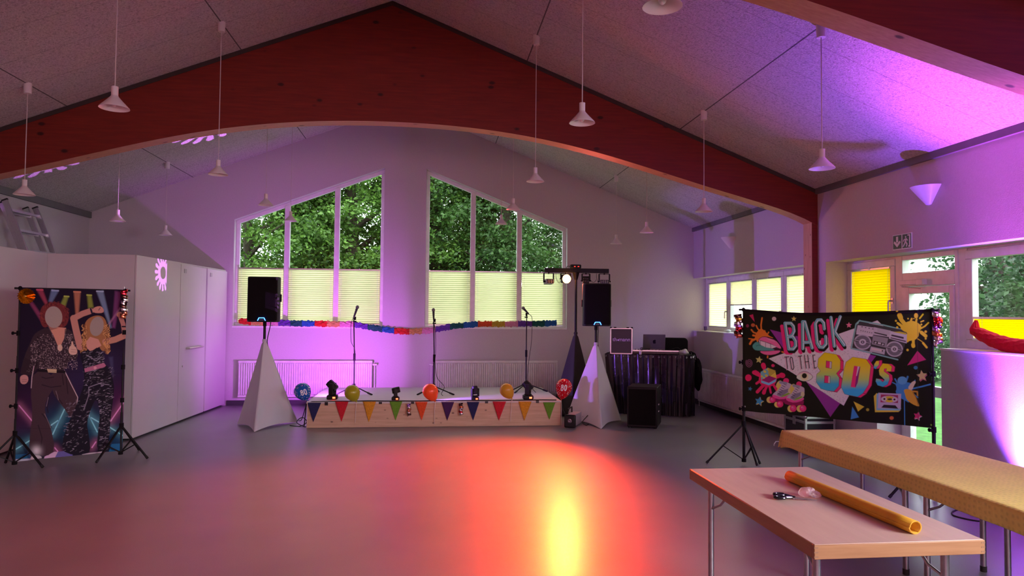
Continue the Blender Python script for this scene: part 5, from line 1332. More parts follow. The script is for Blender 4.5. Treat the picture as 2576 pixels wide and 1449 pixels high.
# left half motifs
p.frame(*JK)
p.fill([(120, 152), (162, 138), (182, 226)], (210, 42, 110)).ell(100, 270, 17, 19, (150, 55, 100)).ell(163, 262, 23, 20, (205, 108, 62)).ell(402, 190, 24, 23, (212, 198, 195)).star(625, 190, 30, (226, 214, 112))
ORG = (230, 132, 46)
p.fill([(205, 440), (180, 395), (205, 345), (235, 310), (262, 300), (305, 335), (340, 380), (390, 405), (300, 440), (220, 480)], ORG, smooth=1)
for q, w in (([(266, 180), (254, 260), (258, 310)], 17), ([(145, 315), (170, 345), (215, 360)], 18), ([(200, 268), (215, 300), (232, 320)], 16), ([(296, 325), (300, 345)], 13), ([(340, 343), (318, 380)], 15), ([(116, 415), (190, 425)], 12), ([(130, 475), (150, 440), (190, 420)], 24), ([(165, 378), (200, 385)], 22), ([(385, 406), (350, 400)], 9), ([(490, 565), (505, 572)], 16), ([(330, 615), (328, 632)], 16)): p.stroke(q, w, ORG)
p.fill([(218, 432), (255, 395), (310, 388), (400, 415), (460, 470), (490, 548), (440, 590), (345, 607), (270, 592), (225, 550)], (60, 25, 45), smooth=1)
p.fill([(222, 436), (256, 400), (305, 395), (340, 410), (420, 435), (470, 495), (484, 535), (420, 510), (385, 480), (300, 450), (240, 432)], (240, 118, 172), smooth=1).fill([(300, 408), (380, 425), (430, 455), (380, 445)], (246, 150, 190), smooth=1)
p.fill([(152, 500), (185, 458), (222, 448), (250, 490), (330, 515), (412, 540), (395, 552), (230, 552), (180, 545)], (84, 172, 156), smooth=1).stroke([(200, 500), (225, 490), (250, 492)], 4, (30, 80, 75))
p.fill([(228, 435), (300, 455), (385, 487), (430, 510), (380, 527), (310, 515), (245, 485)], (228, 222, 224))
for q in ([(245, 442), (250, 488)], [(306, 458), (306, 512)], [(362, 480), (366, 524)]): p.stroke(q, 5, (110, 100, 112))
p.fill([(232, 556), (330, 560), (400, 552), (484, 550), (440, 588), (345, 605), (272, 590)], (236, 112, 168), smooth=1)
sp = [(122+ (6+36*t)*math.cos(2.6*2*PI*t)*.95, 692+(6+46*t)*math.sin(2.6*2*PI*t)) for t in np.linspace(0, 1, 50)]
p.stroke(sp, 6, (150, 92, 128)).star(232, 657, 42, (206, 208, 120), -1.4)
PK = (226, 32, 104)
p.ell(330, 880, 100, 85, PK)
for q, w in (([(282, 715), (300, 790)], 34), ([(280, 715), (286, 735)], 52), ([(175, 800), (260, 840)], 44), ([(190, 800), (215, 815)], 52), ([(430, 850), (490, 830)], 42), ([(485, 832), (495, 836)], 58), ([(300, 930), (215, 1020)], 38), ([(330, 940), (292, 1025)], 30), ([(296, 1010), (290, 1030)], 42), ([(350, 950), (368, 1030)], 22), ([(390, 930), (430, 1000)], 26), ([(240, 900), (205, 925)], 28)): p.stroke(q, w, PK)
p.ell(112, 860, 36, 38, PK).fill([(80, 880), (100, 900), (120, 880)], PK).ell(390, 722, 19, 17, (222, 40, 105))
p.fill([(250, 795), (330, 746), (346, 836), (258, 885)], (120, 190, 196)).fill([(330, 746), (416, 778), (430, 866), (346, 836)], (222, 208, 80)).fill([(268, 887), (346, 838), (426, 870), (346, 918)], (150, 30, 110)).fill([(256, 888), (346, 920), (428, 872), (420, 905), (346, 946), (260, 916)], (120, 200, 228))
for x, y, r in ((298, 790, 17), (265, 845, 14), (315, 835, 16), (290, 862, 10), (325, 765, 9)): p.ell(x, y, r, r*.8, (222, 208, 80), .6)
for i in range(6): p.stroke([(338+14*i, 765+5*i-8), (350+14*i, 830+4*i)] if False else [(342, 770+16*i), (345+13*(i+1), 752+6*i)], 4, (70, 60, 30))
p.star(131, 986, 26, (62, 132, 180), -1.3); p.off = (6, 7); p.star(237, 1126, 52, (214, 206, 130), -1.35); p.off = (0, 0); p.star(237, 1126, 52, (66, 158, 206), -1.35)
for dx, dy in ((0, 0), (148, 38)):
    p.off = (dx, dy)
    for x, y, r in ((372, 1105, 36), (455, 1158, 36)) if dx == 0 else ((455-0, 1168, 40), (560, 1168, 40)): p.ell(x-14, y+6, r, r, (226, 206, 110))
    p.ell(533, 895, 32, 30, (228, 44, 120)).ell(455, 935, 26, 46, (222, 208, 110), .5)
    p.fill([(355, 1085), (400, 1060), (590, 1085), (585, 1125), (470, 1150), (370, 1120)], (150, 14, 88))
    p.fill([(445, 902), (505, 905), (585, 928), (600, 955), (588, 1062), (480, 1096), (392, 1082), (384, 1050), (440, 1000), (478, 950)], (196, 186, 198), smooth=1)
    p.fill([(440, 960), (470, 930), (480, 950), (430, 1020)], (222, 208, 90)).fill([(384, 1050), (430, 1062), (480, 1085), (540, 1068), (590, 1045), (588, 1080), (480, 1112), (388, 1086)], (238, 82, 160), smooth=1)
    p.fill([(470, 1085), (500, 1055), (560, 1030), (585, 1040), (530, 1068)], (140, 180, 60)).fill([(430, 1055), (470, 1010), (560, 985), (590, 1000), (520, 1045), (475, 1075)], (110, 104, 130), .8).ell(575, 1010, 22, 30, (214, 206, 160))
    for i in range(6): p.stroke([(440+13*i, 1035-21*i), (470+13*i, 1050-21*i)], 6, (60, 56, 84))
    for i in range(3): p.stroke([(462, 900+10*i), (540, 915+8*i)], 7, (130, 140, 155))
    for x, y, r in ((385, 1112, 33), (466, 1162, 36)) if dx == 0 else ((467, 1172, 39), (577, 1172, 39)): p.ell(x, y, r, r, (228, 42, 118)).ell(x-r*.1, y-r*.1, r*.55, r*.55, (244, 84, 150)).ell(x-r*.3, y-r*.35, r*.2, r*.15, (250, 180, 210))
p.off = (0, 0)
p.fill([(638, 857), (690, 800), (745, 782), (800, 800), (852, 850), (810, 892), (745, 908), (685, 894)], (40, 30, 36), smooth=1).fill([(642, 856), (692, 805), (745, 788), (797, 805), (847, 850), (806, 888), (745, 903), (688, 889)], (224, 236, 216), smooth=1).fill([(645, 845), (692, 803), (745, 787), (797, 803), (845, 845), (795, 818), (745, 806), (695, 818)], (226, 190, 200), smooth=1).ell(745, 850, 46, 46, (226, 226, 180)).ell(744, 838, 29, 29, (24, 18, 22))
p.ell(70, 1188, 8, 8, (200, 195, 195)).frame(.22083, 2100, 760).stroke([(950, 90), (945, 500), (952, 900), (955, 1420)], 8, (70, 66, 70), .45)  # last stroke: shine of the folded crease painted in as a pale streak
# gentle waves and pulled corners of the hung cloth
wv = .010*np.sin(S*7+.8*np.sin(3*V_))*(.3+V_)+.006*np.sin(S*17+4*V_)*V_+.012*np.exp(-((S-BL)**2+(V_)**2)/.02)*np.sin((S+V_)*60)*.3
Gp = Gp+bn*(.012+wv)[..., None]
STRETCH = print_mat('printed_banner_cloth', .30, .035)
t = thing('party_banner', 'black banner reading Back to the 80s with boom box, lips and roller skates', 'banner', (*(BA+BB)[:2]/2, .6))
cloth_mesh('printed_cloth', Gp, np.clip(p.C*1.12, 0, .92), STRETCH, t)
def backdrop_stand(label, A, Bp, zt, legsA, legsB, hub, knobs, sag=0):
    t = thing('backdrop_stand', label, 'backdrop stand', (*(A+Bp)[:2]/2, 0))
    for P_, legs in ((A, legsA), (Bp, legsB)):
        x, y = P_[:2]
        pole = MB().cyl((x, y, .04), (x, y, hub+.15), .0155, n=12).cyl((x, y, hub+.1), (x, y, zt*.62), .0125, n=12).cyl((x, y, zt*.6), (x, y, zt+.01), .010, n=12).build('pole', BLACK, t, smooth=True)
        for z in knobs:
            MB().cyl((x, y, z-.025), (x, y, z+.025), .021, n=12).cyl((x, y, z), (x-.045, y-.01, z), .008, n=8).cyl((x-.045, y-.012, z), (x-.055, y-.012, z), .018, n=10).build('clamp_knob', BLACKM, pole)
        MB().cyl((x, y, hub-.03), (x, y, hub+.03), .024, n=12).build('leg_collar', BLACKM, t)
        MB().cyl((x, y, .03), (x, y, .065), .024, n=12).build('foot_collar', BLACKM, t)
        for q in legs:
            a = np.array((x, y, hub)); e = np.array((q[0], q[1], .010)); m = a+(e-a)*.56
            dv = (e-a)/np.linalg.norm(e-a)
            l = MB().bar(a+dv*.015, e, .020, .014).build('leg', BLACK, t)
            MB().cyl(e-dv*.03, e, .014, n=8).build('rubber_foot', RUBBER, l)
            MB().bar((x, y, .05), m, .014, .010).build('brace', BLACK, t)
    dv = (Bp-A)/np.linalg.norm(Bp-A)
    MB().tube([A-dv*.05+(0, 0, zt)]+[A+(Bp-A)*k/8+(0, 0, zt-sag*math.sin(PI*k/8)) for k in range(9)]+[Bp+dv*.05+(0, 0, zt)], .0105, 12).build('top_bar', BLACK, t, smooth=True)
    for P_ in (A, Bp): MB().ell((*P_[:2], zt), (.02, .02, .024), 12, 8).build('bar_clamp', BLACKM, t, smooth=True)
    return t
def fl2(x, y): return tuple(on(x, y, 2, 0)[:2])
backdrop_stand('black tripod stand carrying the Back to the 80s banner', BA, BB, 1.668, [fl2(1777, 1167), fl2(1905, 1174), fl2(1912, 1169)], [fl2(2237, 1254), (4.62, 5.42), (4.62, 6.2)], .44, (.60, 1.1), .045)
for q in (0, 1):
    P_ = BA if q == 0 else BB
foil(on(1858, 790, 1, 7.20), .24, .050, ['dark', 'gold', 'silver', 'violet', 'red', 'dark', 'copper'], 'foil spiral hanging at the left end of the Back to the 80s banner')
foil(on(2357, 778, 1, 5.76), .30, .045, ['silver', 'red', 'violet', 'copper', 'silver'], 'foil spiral hanging at the right end of the Back to the 80s banner')

# ------------------------------------------------------------------ the disco photo backdrop
DA, DB = np.array([-4.182, 7.647, 0.]), np.array([-3.340, 8.096, 0.])
dd = DB-DA; DL = np.linalg.norm(dd); dd = dd/DL; dn = np.array([dd[1], -dd[0], 0]); dn = dn if dn[1] < 0 else -dn
s_ = np.linspace(.006, DL+.004, 361); v_ = np.linspace(0, 1, 601); S, V_ = np.meshgrid(s_, v_)
ztop = 1.826-.010*np.sin(PI*S/DL); zbot = .060+.012*S/DL; Z_ = ztop+(zbot-ztop)*V_
Gp = DA+S[..., None]*dd+Z_[..., None]*np.array([0, 0, 1.])
X, Y = proj(Gp)
p = Paint(X, Y, (26, 17, 36)); p.frame(.31746, 20, 720)
p.glow([(180, 1000), (100, 1100)], 190, (58, 24, 60), .7).glow([(870, 900), (900, 1050)], 160, (70, 24, 66), .8).glow([(400, 1080), (700, 1100)], 140, (18, 62, 84), .9).glow([(120, 1260), (60, 1280)], 110, (20, 60, 80), .8).glow([(860, 1200), (900, 1180)], 90, (18, 60, 88), .9).glow([(500, 760), (800, 640)], 170, (44, 34, 66), .8)
def beamlt(a, e, w0, w1, c, al):
    a, e = np.array(a, float), np.array(e, float); d = (e-a)/np.linalg.norm(e-a); n = np.array((-d[1], d[0]))
    p.fill([a+n*w0, e+n*w1, e-n*w1, a-n*w0], c, al, soft=2.5)
beamlt((250, 25), (310, 150), 22, 10, (150, 62, 84), .85); beamlt((372, 32), (335, 125), 28, 14, (96, 118, 150), .85); beamlt((462, 84), (428, 170), 16, 22, (124, 142, 60), .9); beamlt((548, 45), (548, 250), 26, 9, (176, 118, 90), .8)
beamlt((643, 72), (656, 170), 16, 20, (126, 142, 56), .9); beamlt((728, 40), (815, 330), 26, 6, (112, 136, 160), .8); beamlt((872, 42), (836, 330), 26, 12, (116, 60, 112), .75); beamlt((180, 125), (275, 270), 14, 16, (130, 56, 92), .8); beamlt((905, 150), (800, 300), 5, 5, (160, 110, 140), .8); beamlt((815, 560), (830, 700), 16, 6, (70, 70, 100), .6)
for x, y, w, c in ((252, 28, 46, (190, 80, 100)), (374, 34, 50, (140, 160, 185)), (464, 80, 34, (160, 178, 80)), (548, 44, 50, (190, 130, 100)), (643, 70, 34, (160, 178, 80)), (728, 40, 50, (150, 172, 190))): p.stroke([(x-w/2, y), (x+w/2, y+2)], 12, c)
def neon(a, e, c, w=9):
    p.glow([a, e], 34, tuple(int(v*.62) for v in c), .75).stroke([a, e], w, tuple(min(255, int(v*1.12)) for v in c), .95)
CY = (120, 205, 222); PN = (214, 128, 176)
neon((90, 945), (197, 1072), PN); neon((452, 965), (355, 1172), CY); neon((395, 1064), (340, 1102), CY); neon((62, 1290), (175, 1220), CY); neon((625, 990), (706, 1152), CY); neon((660, 1040), (716, 1073), CY); neon((808, 1118), (916, 1186), CY); neon((930, 900), (812, 1070), PN); neon((372, 1280), (395, 1308), PN); neon((695, 1232), (665, 1275), PN)
p.fill([(60, 1332), (175, 1322), (182, 1375), (60, 1372)], (34, 92, 128)).fill([(62, 1368), (180, 1362), (190, 1385), (62, 1394)], (170, 178, 190)).fill([(400, 1308), (510, 1300), (512, 1345), (280, 1368), (300, 1350)], (96, 92, 150)).fill([(290, 1350), (370, 1310), (395, 1312), (372, 1358), (285, 1370)], (196, 166, 190)).fill([(820, 1250), (895, 1244), (890, 1312), (795, 1322)], (34, 98, 138))
SK = (190, 140, 116)
# man
p.fill([(250, 250), (262, 160), (330, 125), (420, 132), (478, 180), (486, 260), (455, 325), (400, 330), (320, 318), (285, 330), (262, 300)], (104, 44, 44), smooth=2)
rg = np.random.default_rng(4)
for _ in range(160):
    a = rg.random()*2*PI; r = .72+.3*rg.random(); x, y = 368+112*r*math.cos(a), 222+98*r*math.sin(a); b_ = a+rg.random()*2
    if y < 315: p.stroke([(x, y), (x+13*math.cos(b_), y+13*math.sin(b_))], 5, (132, 58, 52) if rg.random() < .5 else (72, 28, 32), .7)
p.fill([(318, 318), (460, 330), (462, 385), (428, 450), (408, 505), (360, 400)], SK)
p.fill([(318, 318), (400, 330), (340, 350)], (150, 104, 88)).ell(362, 245, 69, 86, (150, 142, 130), -.08)
SH = (50, 38, 44)
p.fill([(248, 352), (318, 318), (362, 402), (408, 512), (450, 410), (462, 332), (512, 362), (546, 425), (556, 570), (520, 592), (492, 572), (456, 668), (330, 676), (232, 642), (205, 695), (132, 706), (96, 690), (128, 560), (180, 440), (206, 382)], SH, smooth=1)
p.fill([(240, 620), (200, 700), (130, 706), (98, 690), (130, 560)], (44, 32, 38)).stroke([(225, 630), (250, 500), (235, 400)], 9, (30, 22, 28)).stroke([(318, 318), (362, 402), (408, 512)], 7, (70, 58, 62)).stroke([(455, 340), (450, 410), (410, 510)], 7, (66, 54, 60))
for _ in range(900):
    x, y = 180+370*rg.random(), 380+280*rg.random()
    if x+y < 640 or (x > 360 and x < 452 and y < 460 and abs(x-408) < (520-y)*.45): continue
    if y > 600 and x < 250: continue
    g = int(90+110*rg.random()); p.ell(x, y, 3.2, 2.6, (g, int(g*.9), int(g*.9)), alpha=.75, n=6)
for _ in range(160):
    x, y = 105+130*rg.random(), 470+210*rg.random()
    if x > 250-.45*(y-470)-20 and x < 262-.3*(y-470): p.ell(x, y, 3, 2.5, (120, 108, 110), alpha=.6, n=6)
p.ell(412, 488, 20, 26, (214, 190, 160), alpha=.8)
p.fill([(478, 520), (486, 478), (502, 470), (503, 435), (514, 436), (520, 468), (546, 492), (550, 538), (500, 546)], (206, 172, 148), smooth=1).stroke([(500, 500), (545, 505)], 3, (150, 110, 96)).stroke([(498, 520), (546, 522)], 3, (150, 110, 96))
p.fill([(98, 710), (132, 698), (160, 712), (162, 750), (140, 776), (106, 774), (94, 745)], (176, 132, 122), smooth=1).stroke([(112, 740), (150, 738)], 3, (120, 84, 80)).stroke([(112, 756), (148, 754)], 3, (120, 84, 80))
TR1 = (62, 46, 52)
p.fill([(206, 668), (345, 682), (365, 800), (300, 905), (290, 1000), (338, 1110), (376, 1300), (300, 1352), (215, 1320), (166, 1292), (176, 1150), (196, 1010), (178, 820)], TR1, smooth=1)
p.fill([(325, 690), (456, 672), (520, 790), (556, 885), (548, 985), (560, 1040), (500, 1110), (470, 1200), (430, 1300), (545, 1330), (590, 1200), (470, 1000), (370, 870), (345, 800)], TR1, smooth=1)
p.stroke([(206, 632), (190, 720), (184, 805)], 6, (186, 170, 170)).stroke([(448, 668), (500, 775), (552, 878), (548, 920)], 6, (186, 170, 170)).fill([(235, 655), (455, 668), (456, 690), (230, 676)], (26, 18, 24)).fill([(308, 654), (386, 658), (384, 686), (318, 682)], (186, 166, 126))
for q in ([(270, 720), (300, 730), (360, 720)], [(270, 780), (340, 800), (420, 790)], [(330, 860), (310, 960), (318, 1000)], [(270, 1010), (320, 1070), (345, 1120)], [(240, 1100), (270, 1200), (260, 1280)], [(430, 700), (440, 780)], [(460, 720), (475, 850)], [(380, 860), (430, 930)]): p.stroke(q, 8, (34, 25, 32), .8)
for q in ([(290, 1010), (318, 1070), (340, 1120)], [(320, 880), (305, 950)], [(380, 830), (400, 900)], [(540, 900), (545, 960)]): p.stroke(q, 4, (140, 124, 130), .7)
# woman
p.fill([(600, 330), (622, 262), (700, 226), (765, 245), (790, 320), (806, 470), (812, 490), (745, 525), (710, 450), (640, 462), (612, 545), (568, 535), (575, 470), (592, 400)], (150, 106, 66), smooth=2)
p.stroke([(572, 480), (540, 350), (520, 255)], 54, (176, 128, 112)).stroke([(520, 255), (590, 218), (655, 196)], 46, (176, 128, 112)).fill([(668, 180), (700, 160), (740, 158), (762, 190), (752, 212), (700, 214), (672, 205)], (186, 136, 118), smooth=1).stroke([(655, 180), (665, 212)], 14, (30, 26, 46)).stroke([(718, 190), (730, 172)], 5, (70, 40, 60))
p.stroke([(770, 440), (850, 422), (930, 388)], 48, (176, 128, 108)).stroke([(925, 390), (912, 300), (890, 240)], 36, (166, 118, 106)).fill([(855, 235), (868, 205), (898, 200), (908, 225), (890, 250)], (180, 132, 116), smooth=1).stroke([(905, 320), (936, 320)], 11, (24, 20, 36))
p.fill([(618, 440), (650, 400), (715, 420), (740, 470), (655, 518), (625, 490)], (190, 142, 124))
for _ in range(150):
    sd = rg.random() < .5; x = 590+30*rg.random() if sd else 760+46*rg.random(); y = 300+220*rg.random(); c = (196, 150, 92) if rg.random() < .5 else (104, 66, 42)
    p.stroke([(x, y), (x+10*math.sin(y*.08), y+12), (x-6*math.sin(y*.08), y+24)], 6, c, .75)
p.ell(703, 318, 54, 78, (146, 138, 126), .22)
OUT = (26, 23, 33)
p.fill([(566, 530), (612, 505), (655, 518), (718, 476), (748, 540), (756, 600), (802, 650), (842, 770), (836, 880), (816, 1010), (802, 1200), (788, 1322), (700, 1312), (716, 1120), (730, 1000), (700, 880), (660, 960), (622, 1080), (640, 1180), (655, 1312), (600, 1325), (520, 1340), (424, 1300), (448, 1150), (560, 900), (606, 760), (600, 660)], OUT, smooth=1)
for _ in range(520):
    y = 520+800*rg.random(); x = (590+160*rg.random()) if y < 640 else ((590+240*rg.random()) if y < 900 else ((450+190*rg.random()-(0 if y < 1100 else 20)) if rg.random() < .55 else (715+90*rg.random())))
    if 900 < y < 1000 and 650 < x < 715: continue
    a = -.6+rg.random()*1.2+PI/2*.2; l = 6+16*rg.random(); g = int(70+120*rg.random()**2)
    p.stroke([(x, y), (x+l*math.cos(a), y-l*math.sin(a))], 4.2, (g, int(g*.96), int(g*1.05) if g < 240 else 255), .7)
p.fill([(604, 652), (760, 606), (776, 628), (764, 640), (610, 682)], (168, 104, 128)).ell(690, 646, 12, 12, (196, 150, 160))
for q in ([(620, 545), (700, 590), (740, 560)], [(640, 800), (720, 770), (800, 780)], [(640, 800), (640, 860), (600, 980)]): p.stroke(q, 7, (150, 144, 158), .6)
p.glow([(225, 1302), (226, 1304)], 36, (220, 214, 214), .85)
p.fill([(178, 1350), (215, 1336), (262, 1342), (272, 1372), (180, 1384)], (192, 186, 186), smooth=1).stroke([(180, 1377), (272, 1364)], 7, (40, 36, 44)).fill([(585, 1330), (640, 1318), (745, 1308), (742, 1330), (600, 1346)], (180, 172, 180))
p.stroke([(90, 668), (930, 690)], 3, (14, 10, 18), .4).stroke([(90, 1120), (920, 1150)], 3, (14, 10, 18), .4)
wv = .006*np.sin(S*11+1.2*V_)*(.3+V_)+.004*np.sin(S*23+5*V_)*V_
Gp = Gp+dn*(.014+wv)[..., None]
t = thing('photo_backdrop', 'printed party backdrop of two faceless disco dancers in front of the white closet', 'photo backdrop', (*(DA+DB)[:2]/2, .06))
cloth_mesh('printed_cloth', Gp, np.clip(p.C*1.55, 0, .9), print_mat('printed_backdrop_cloth', .12, .004), t)
t = backdrop_stand('black tripod stand carrying the disco dancers photo backdrop', DA, np.array((-3.351, 8.091, 0.)), 1.818, [fl2(108, 1178), (-4.40, 7.42), (-4.38, 7.85)], [fl2(371, 1155), fl2(242, 1166), (-3.30, 8.45)], .34, (.62, .98, 1.36))
# decorations on its corners
t = thing('gold_rosette', 'shiny gold foil rosette on the upper left corner of the disco backdrop', 'decoration', on(66, 745, 1, 7.55))
c = on(66, 745, 1, 7.58); b = MB(); nP = 40
b.add([c+(0, -.02, 0)]+[c+np.array((.083*math.cos(a), .012*(1 if i % 2 else -1), .078*math.sin(a))) for i, a in enumerate(np.linspace(0, 2*PI, nP, endpoint=False))], [(0, i+1, (i+1) % nP+1) for i in range(nP)])
b.build('foil_fan', FOIL['gold'], t, solid=.002); MB().ell(c+(0, -.018, 0), (.014, .008, .014), 12, 8).build('centre_button', FOIL['gold'], t, smooth=True)
foil(on(313, 728, 1, 8.02), .29, .040, ['red', 'dark', 'silver', 'dark', 'silver', 'copper'], 'foil spiral hanging at the upper right corner of the disco backdrop')

# ================================================================== tables in the foreground
TZ = .664
LAM = wood('beech_laminate_top', (.52, .375, .29), (.59, .44, .345), 'Y', .42, 2.0, 10)
EDGEX = wood('beech_edge_band', (.27, .13, .055), (.36, .19, .085), 'X', .45, 3, 14)
EDGEY = wood('beech_edge_band_long', (.27, .13, .055), (.36, .19, .085), 'Y', .45, 3, 14)
def folding_table(x0, x1, y0, y1, zt, label, e=.062, inset=(.07, .10), joints=True, group=None):
    t = thing('folding_table', label, 'table', ((x0+x1)/2, (y0+y1)/2, 0), group)
    MB().box((x0+.004, y0+.004, zt-.012), (x1-.004, y1-.004, zt)).build('table_top', LAM, t, bevel=.002)
    w = .022
    for ya in (y0, y1-w): MB().box((x0, ya, zt-e), (x1, ya+w, zt-.002)).build('edge_band', EDGEX, t, bevel=.003)
    for xa in (x0, x1-w): MB().box((xa, y0+w, zt-e), (xa+w, y1-w, zt-.002)).build('edge_band', EDGEY, t, bevel=.003)
    if joints:
        for x in (x0, x1):
            b = MB(); s = 1 if x == x0 else -1
            for k in range(3): b.box((x-.0006*s, y0-.0006, zt-.016-k*.019), (x+.018*s, y0+.003, zt-.0095-k*.019-.0))
            b.build('box_joint', wood('dark_end_grain', (.20, .10, .05), (.27, .15, .08), 'Z', .5), t)
    ix, iy = inset
    for sy, yl in ((-1, y0+iy), (1, y1-iy)):
        MB().box((x0+.03, yl-.03, zt-.035), (x1-.03, yl+.03, zt-.013)).build('leg_bracket', BLACKM, t)
        for xl in (x0+ix, x1-ix):
            l = MB().tube([(xl, yl, zt-.02), (xl, yl, .02)], .0175, 14).build('leg', STEEL, t, smooth=True)
            MB().cyl((xl, yl, 0), (xl, yl, .035), .0195, n=14).build('foot_cap', RUBBER, l, smooth=True)
            xm = xl+(.03 if xl < (x0+x1)/2 else -.03)
            MB().tube([(xm, yl-sy*.30, zt-.02), (xm, yl-sy*.22, zt-.05), (xm, yl-sy*.07, zt-.17), (xl, yl-sy*.012, zt-.205)], .0075, 8).build('brace', STEEL, t, smooth=True)
    return t
q = [on(1731, 1179, 2, TZ), on(2031, 1174, 2, TZ), on(2478, 1356, 2, TZ), on(2055, 1372, 2, TZ)]
X0, X1 = (q[0][0]+q[3][0])/2, (q[1][0]+q[2][0])/2; Y1_, Y0_ = (q[0][1]+q[1][1])/2, (q[2][1]+q[3][1])/2
folding_table(X0, X1, Y0_, Y1_, TZ, 'bare wooden folding table with scissors and a yellow roll on it', inset=(.085, .13))
CX0, CX1, CY1 = 2.885, 3.735, 5.475
folding_table(2.90, 3.58, 4.02, 5.44, TZ-.004, 'folding table under the far half of the yellow tablecloth', inset=(.075, .085), joints=False, group='tables under the yellow tablecloth')
folding_table(2.90, 3.58, 2.56, 4.00, TZ-.004, 'folding table under the near half of the yellow tablecloth', inset=(.075, .085), joints=False, group='tables under the yellow tablecloth')

# yellow tablecloth
def yellow_cloth():
    m = mat('mustard_nonwoven', (.80, .64, .17), .85, noise=(3, .06)); t = m.node_tree; N, L = t.nodes, t.links
    b = N['Principled BSDF']; base = b.inputs['Base Color'].links[0].from_socket
    tcn = N.new('ShaderNodeTexCoord'); v = N.new('ShaderNodeTexVoronoi'); v.inputs['Scale'].default_value = 26; v.voronoi_dimensions = '2D'; v.inputs['Randomness'].default_value = .35
    sx = N.new('ShaderNodeSeparateXYZ'); cx = N.new('ShaderNodeCombineXYZ'); L.new(tcn.outputs['Object'], sx.inputs[0])
    L.new(math_node(t, 'ADD', sx.outputs[0], sx.outputs[2]), cx.inputs[0]); L.new(sx.outputs[1], cx.inputs[1]); L.new(cx.outputs[0], v.inputs['Vector'])
    r = N.new('ShaderNodeValToRGB'); r.color_ramp.elements[0].position = .12; r.color_ramp.elements[1].position = .34
    r.color_ramp.elements[0].color = (.80, .80, .80, 1); r.color_ramp.elements[1].color = (1, 1, 1, 1)
    L.new(v.outputs['Distance'], r.inputs['Fac'])
    mx = N.new('ShaderNodeMixRGB'); mx.blend_type = 'MULTIPLY'; mx.inputs['Fac'].default_value = .8
    L.new(base, mx.inputs['Color1']); L.new(r.outputs['Color'], mx.inputs['Color2']); L.new(mx.outputs[0], b.inputs['Base Color'])
    bp = N.new('ShaderNodeBump'); bp.inputs['Strength'].default_value = .35; bp.inputs['Distance'].default_value = .006
    L.new(v.outputs['Distance'], bp.inputs['Height']); L.new(bp.outputs['Normal'], b.inputs['Normal']); return m
YC = yellow_cloth(); ROLLM = mat('mustard_roll_paper', (.66, .36, .02), .6, noise=(14, .08), trans=.12)
t = thing('tablecloth', 'long mustard yellow tablecloth over two tables standing end to end', 'tablecloth', (3.3, 4.2, .55))
Yn = 2.50; zt = TZ+.004; hem = .112
def tfn(u, v):
    # across: 0 left hem .. 1 right hem
    prof = [(CX0-.010, zt-hem), (CX0-.012, zt-hem*.55), (CX0-.008, zt-.02), (CX0-.002, zt-.005), (CX0+.008, zt), (CX1-.008, zt), (CX1+.002, zt-.005), (CX1+.008, zt-.02), (CX1+.012, zt-hem*.55), (CX1+.010, zt-hem)]
    k = u*13; i = min(8, int(k)) if k < 4.0 else (4 if k < 9 else min(8, int(k)-4)); 
    f = k-int(k) if k < 4 else ((k-4)/5 if k < 9 else k-int(k))
    if k >= 13: i, f = 8, 1.0
    a, e = prof[i], prof[min(9, i+1)]; x = a[0]+(e[0]-a[0])*f; z = a[1]+(e[1]-a[1])*f
    y = Yn+(CY1-Yn)*v
    drop = max(0, (zt-z)/hem)
    x += (.010*math.sin(y*5.3)+.006*math.sin(y*11+1))*drop*(-1 if u < .5 else 1)
    z += .008*math.sin(y*3.1+2)*drop*(1 if drop > .8 else .3)
    if drop > 0 and v > .93: 
        w = (v-.93)/.07; z -= .035*w*w*drop; x += (-.02 if u < .5 else .02)*w*drop
    return (x, y, z)
b = MB().grid(tfn, 65, 60)
def efn(u, v):
    x = CX0-.004+(CX1-CX0+.008)*u; z = zt-hem*1.05*v; e = min(u, 1-u)
    y = CY1+.012*min(1, v*6)+.012*v*math.sin(x*14)
    if e < .06: z -= .03*v*(1-e/.06); y += .02*v*(1-e/.06); x += (-.016 if u < .5 else .016)*v
    return (x, y, z)
b.grid(efn, 40, 8); b.build('cloth', YC, t, smooth=True, sharp=1.2, solid=.0022)

# roll, scissors and wrapping on the bare table
A, Bq = on(1986, 1197, 2, TZ+.03), on(2303, 1327, 2, TZ+.03)
t = thing('tablecloth_roll', 'rolled up mustard yellow tablecloth lying along the bare table', 'roll', (*(A+Bq)[:2]/2, TZ))
d = (Bq-A)/np.linalg.norm(Bq-A); Xv = np.cross(d, (0, 0, 1)); Xv /= np.linalg.norm(Xv); b = MB(); n = 44; prof = []
for i in range(n*2+1):
    a = 2*PI*i/n; r = .0235+.0065*i/(2*n); prof.append(Xv*r*math.cos(a)*1.05+np.array((0, 0, 1))*r*math.sin(a))
pz = min(q[2] for q in prof)
L_ = np.linalg.norm(Bq-A)
def rfn(u, v):
    i = u*(len(prof)-1); i0 = int(i); q = prof[i0]; c = A+d*L_*v; return np.array((c[0], c[1], TZ-pz+.0015))+q
b.grid(rfn, len(prof)-1, 10); b.build('rolled_sheet', ROLLM, t, smooth=True, sharp=2, solid=.0022)
t = thing('scissors', 'pair of black handled scissors on the bare wooden table', 'scissors', on(2000, 1255, 2, TZ))
P0, P1 = on(1946, 1253, 2, TZ), on(2056, 1262, 2, TZ); e1 = (P1-P0); LS = np.linalg.norm(e1); e1 /= LS; e2 = np.array((-e1[1], e1[0], 0)); up3 = np.array((0, 0, 1.))
def sp_(a, w, z): return P0+e1*LS*a+e2*w+up3*z
BLADE = mat('scissor_steel', (.32, .30, .31), .28, 1.0)
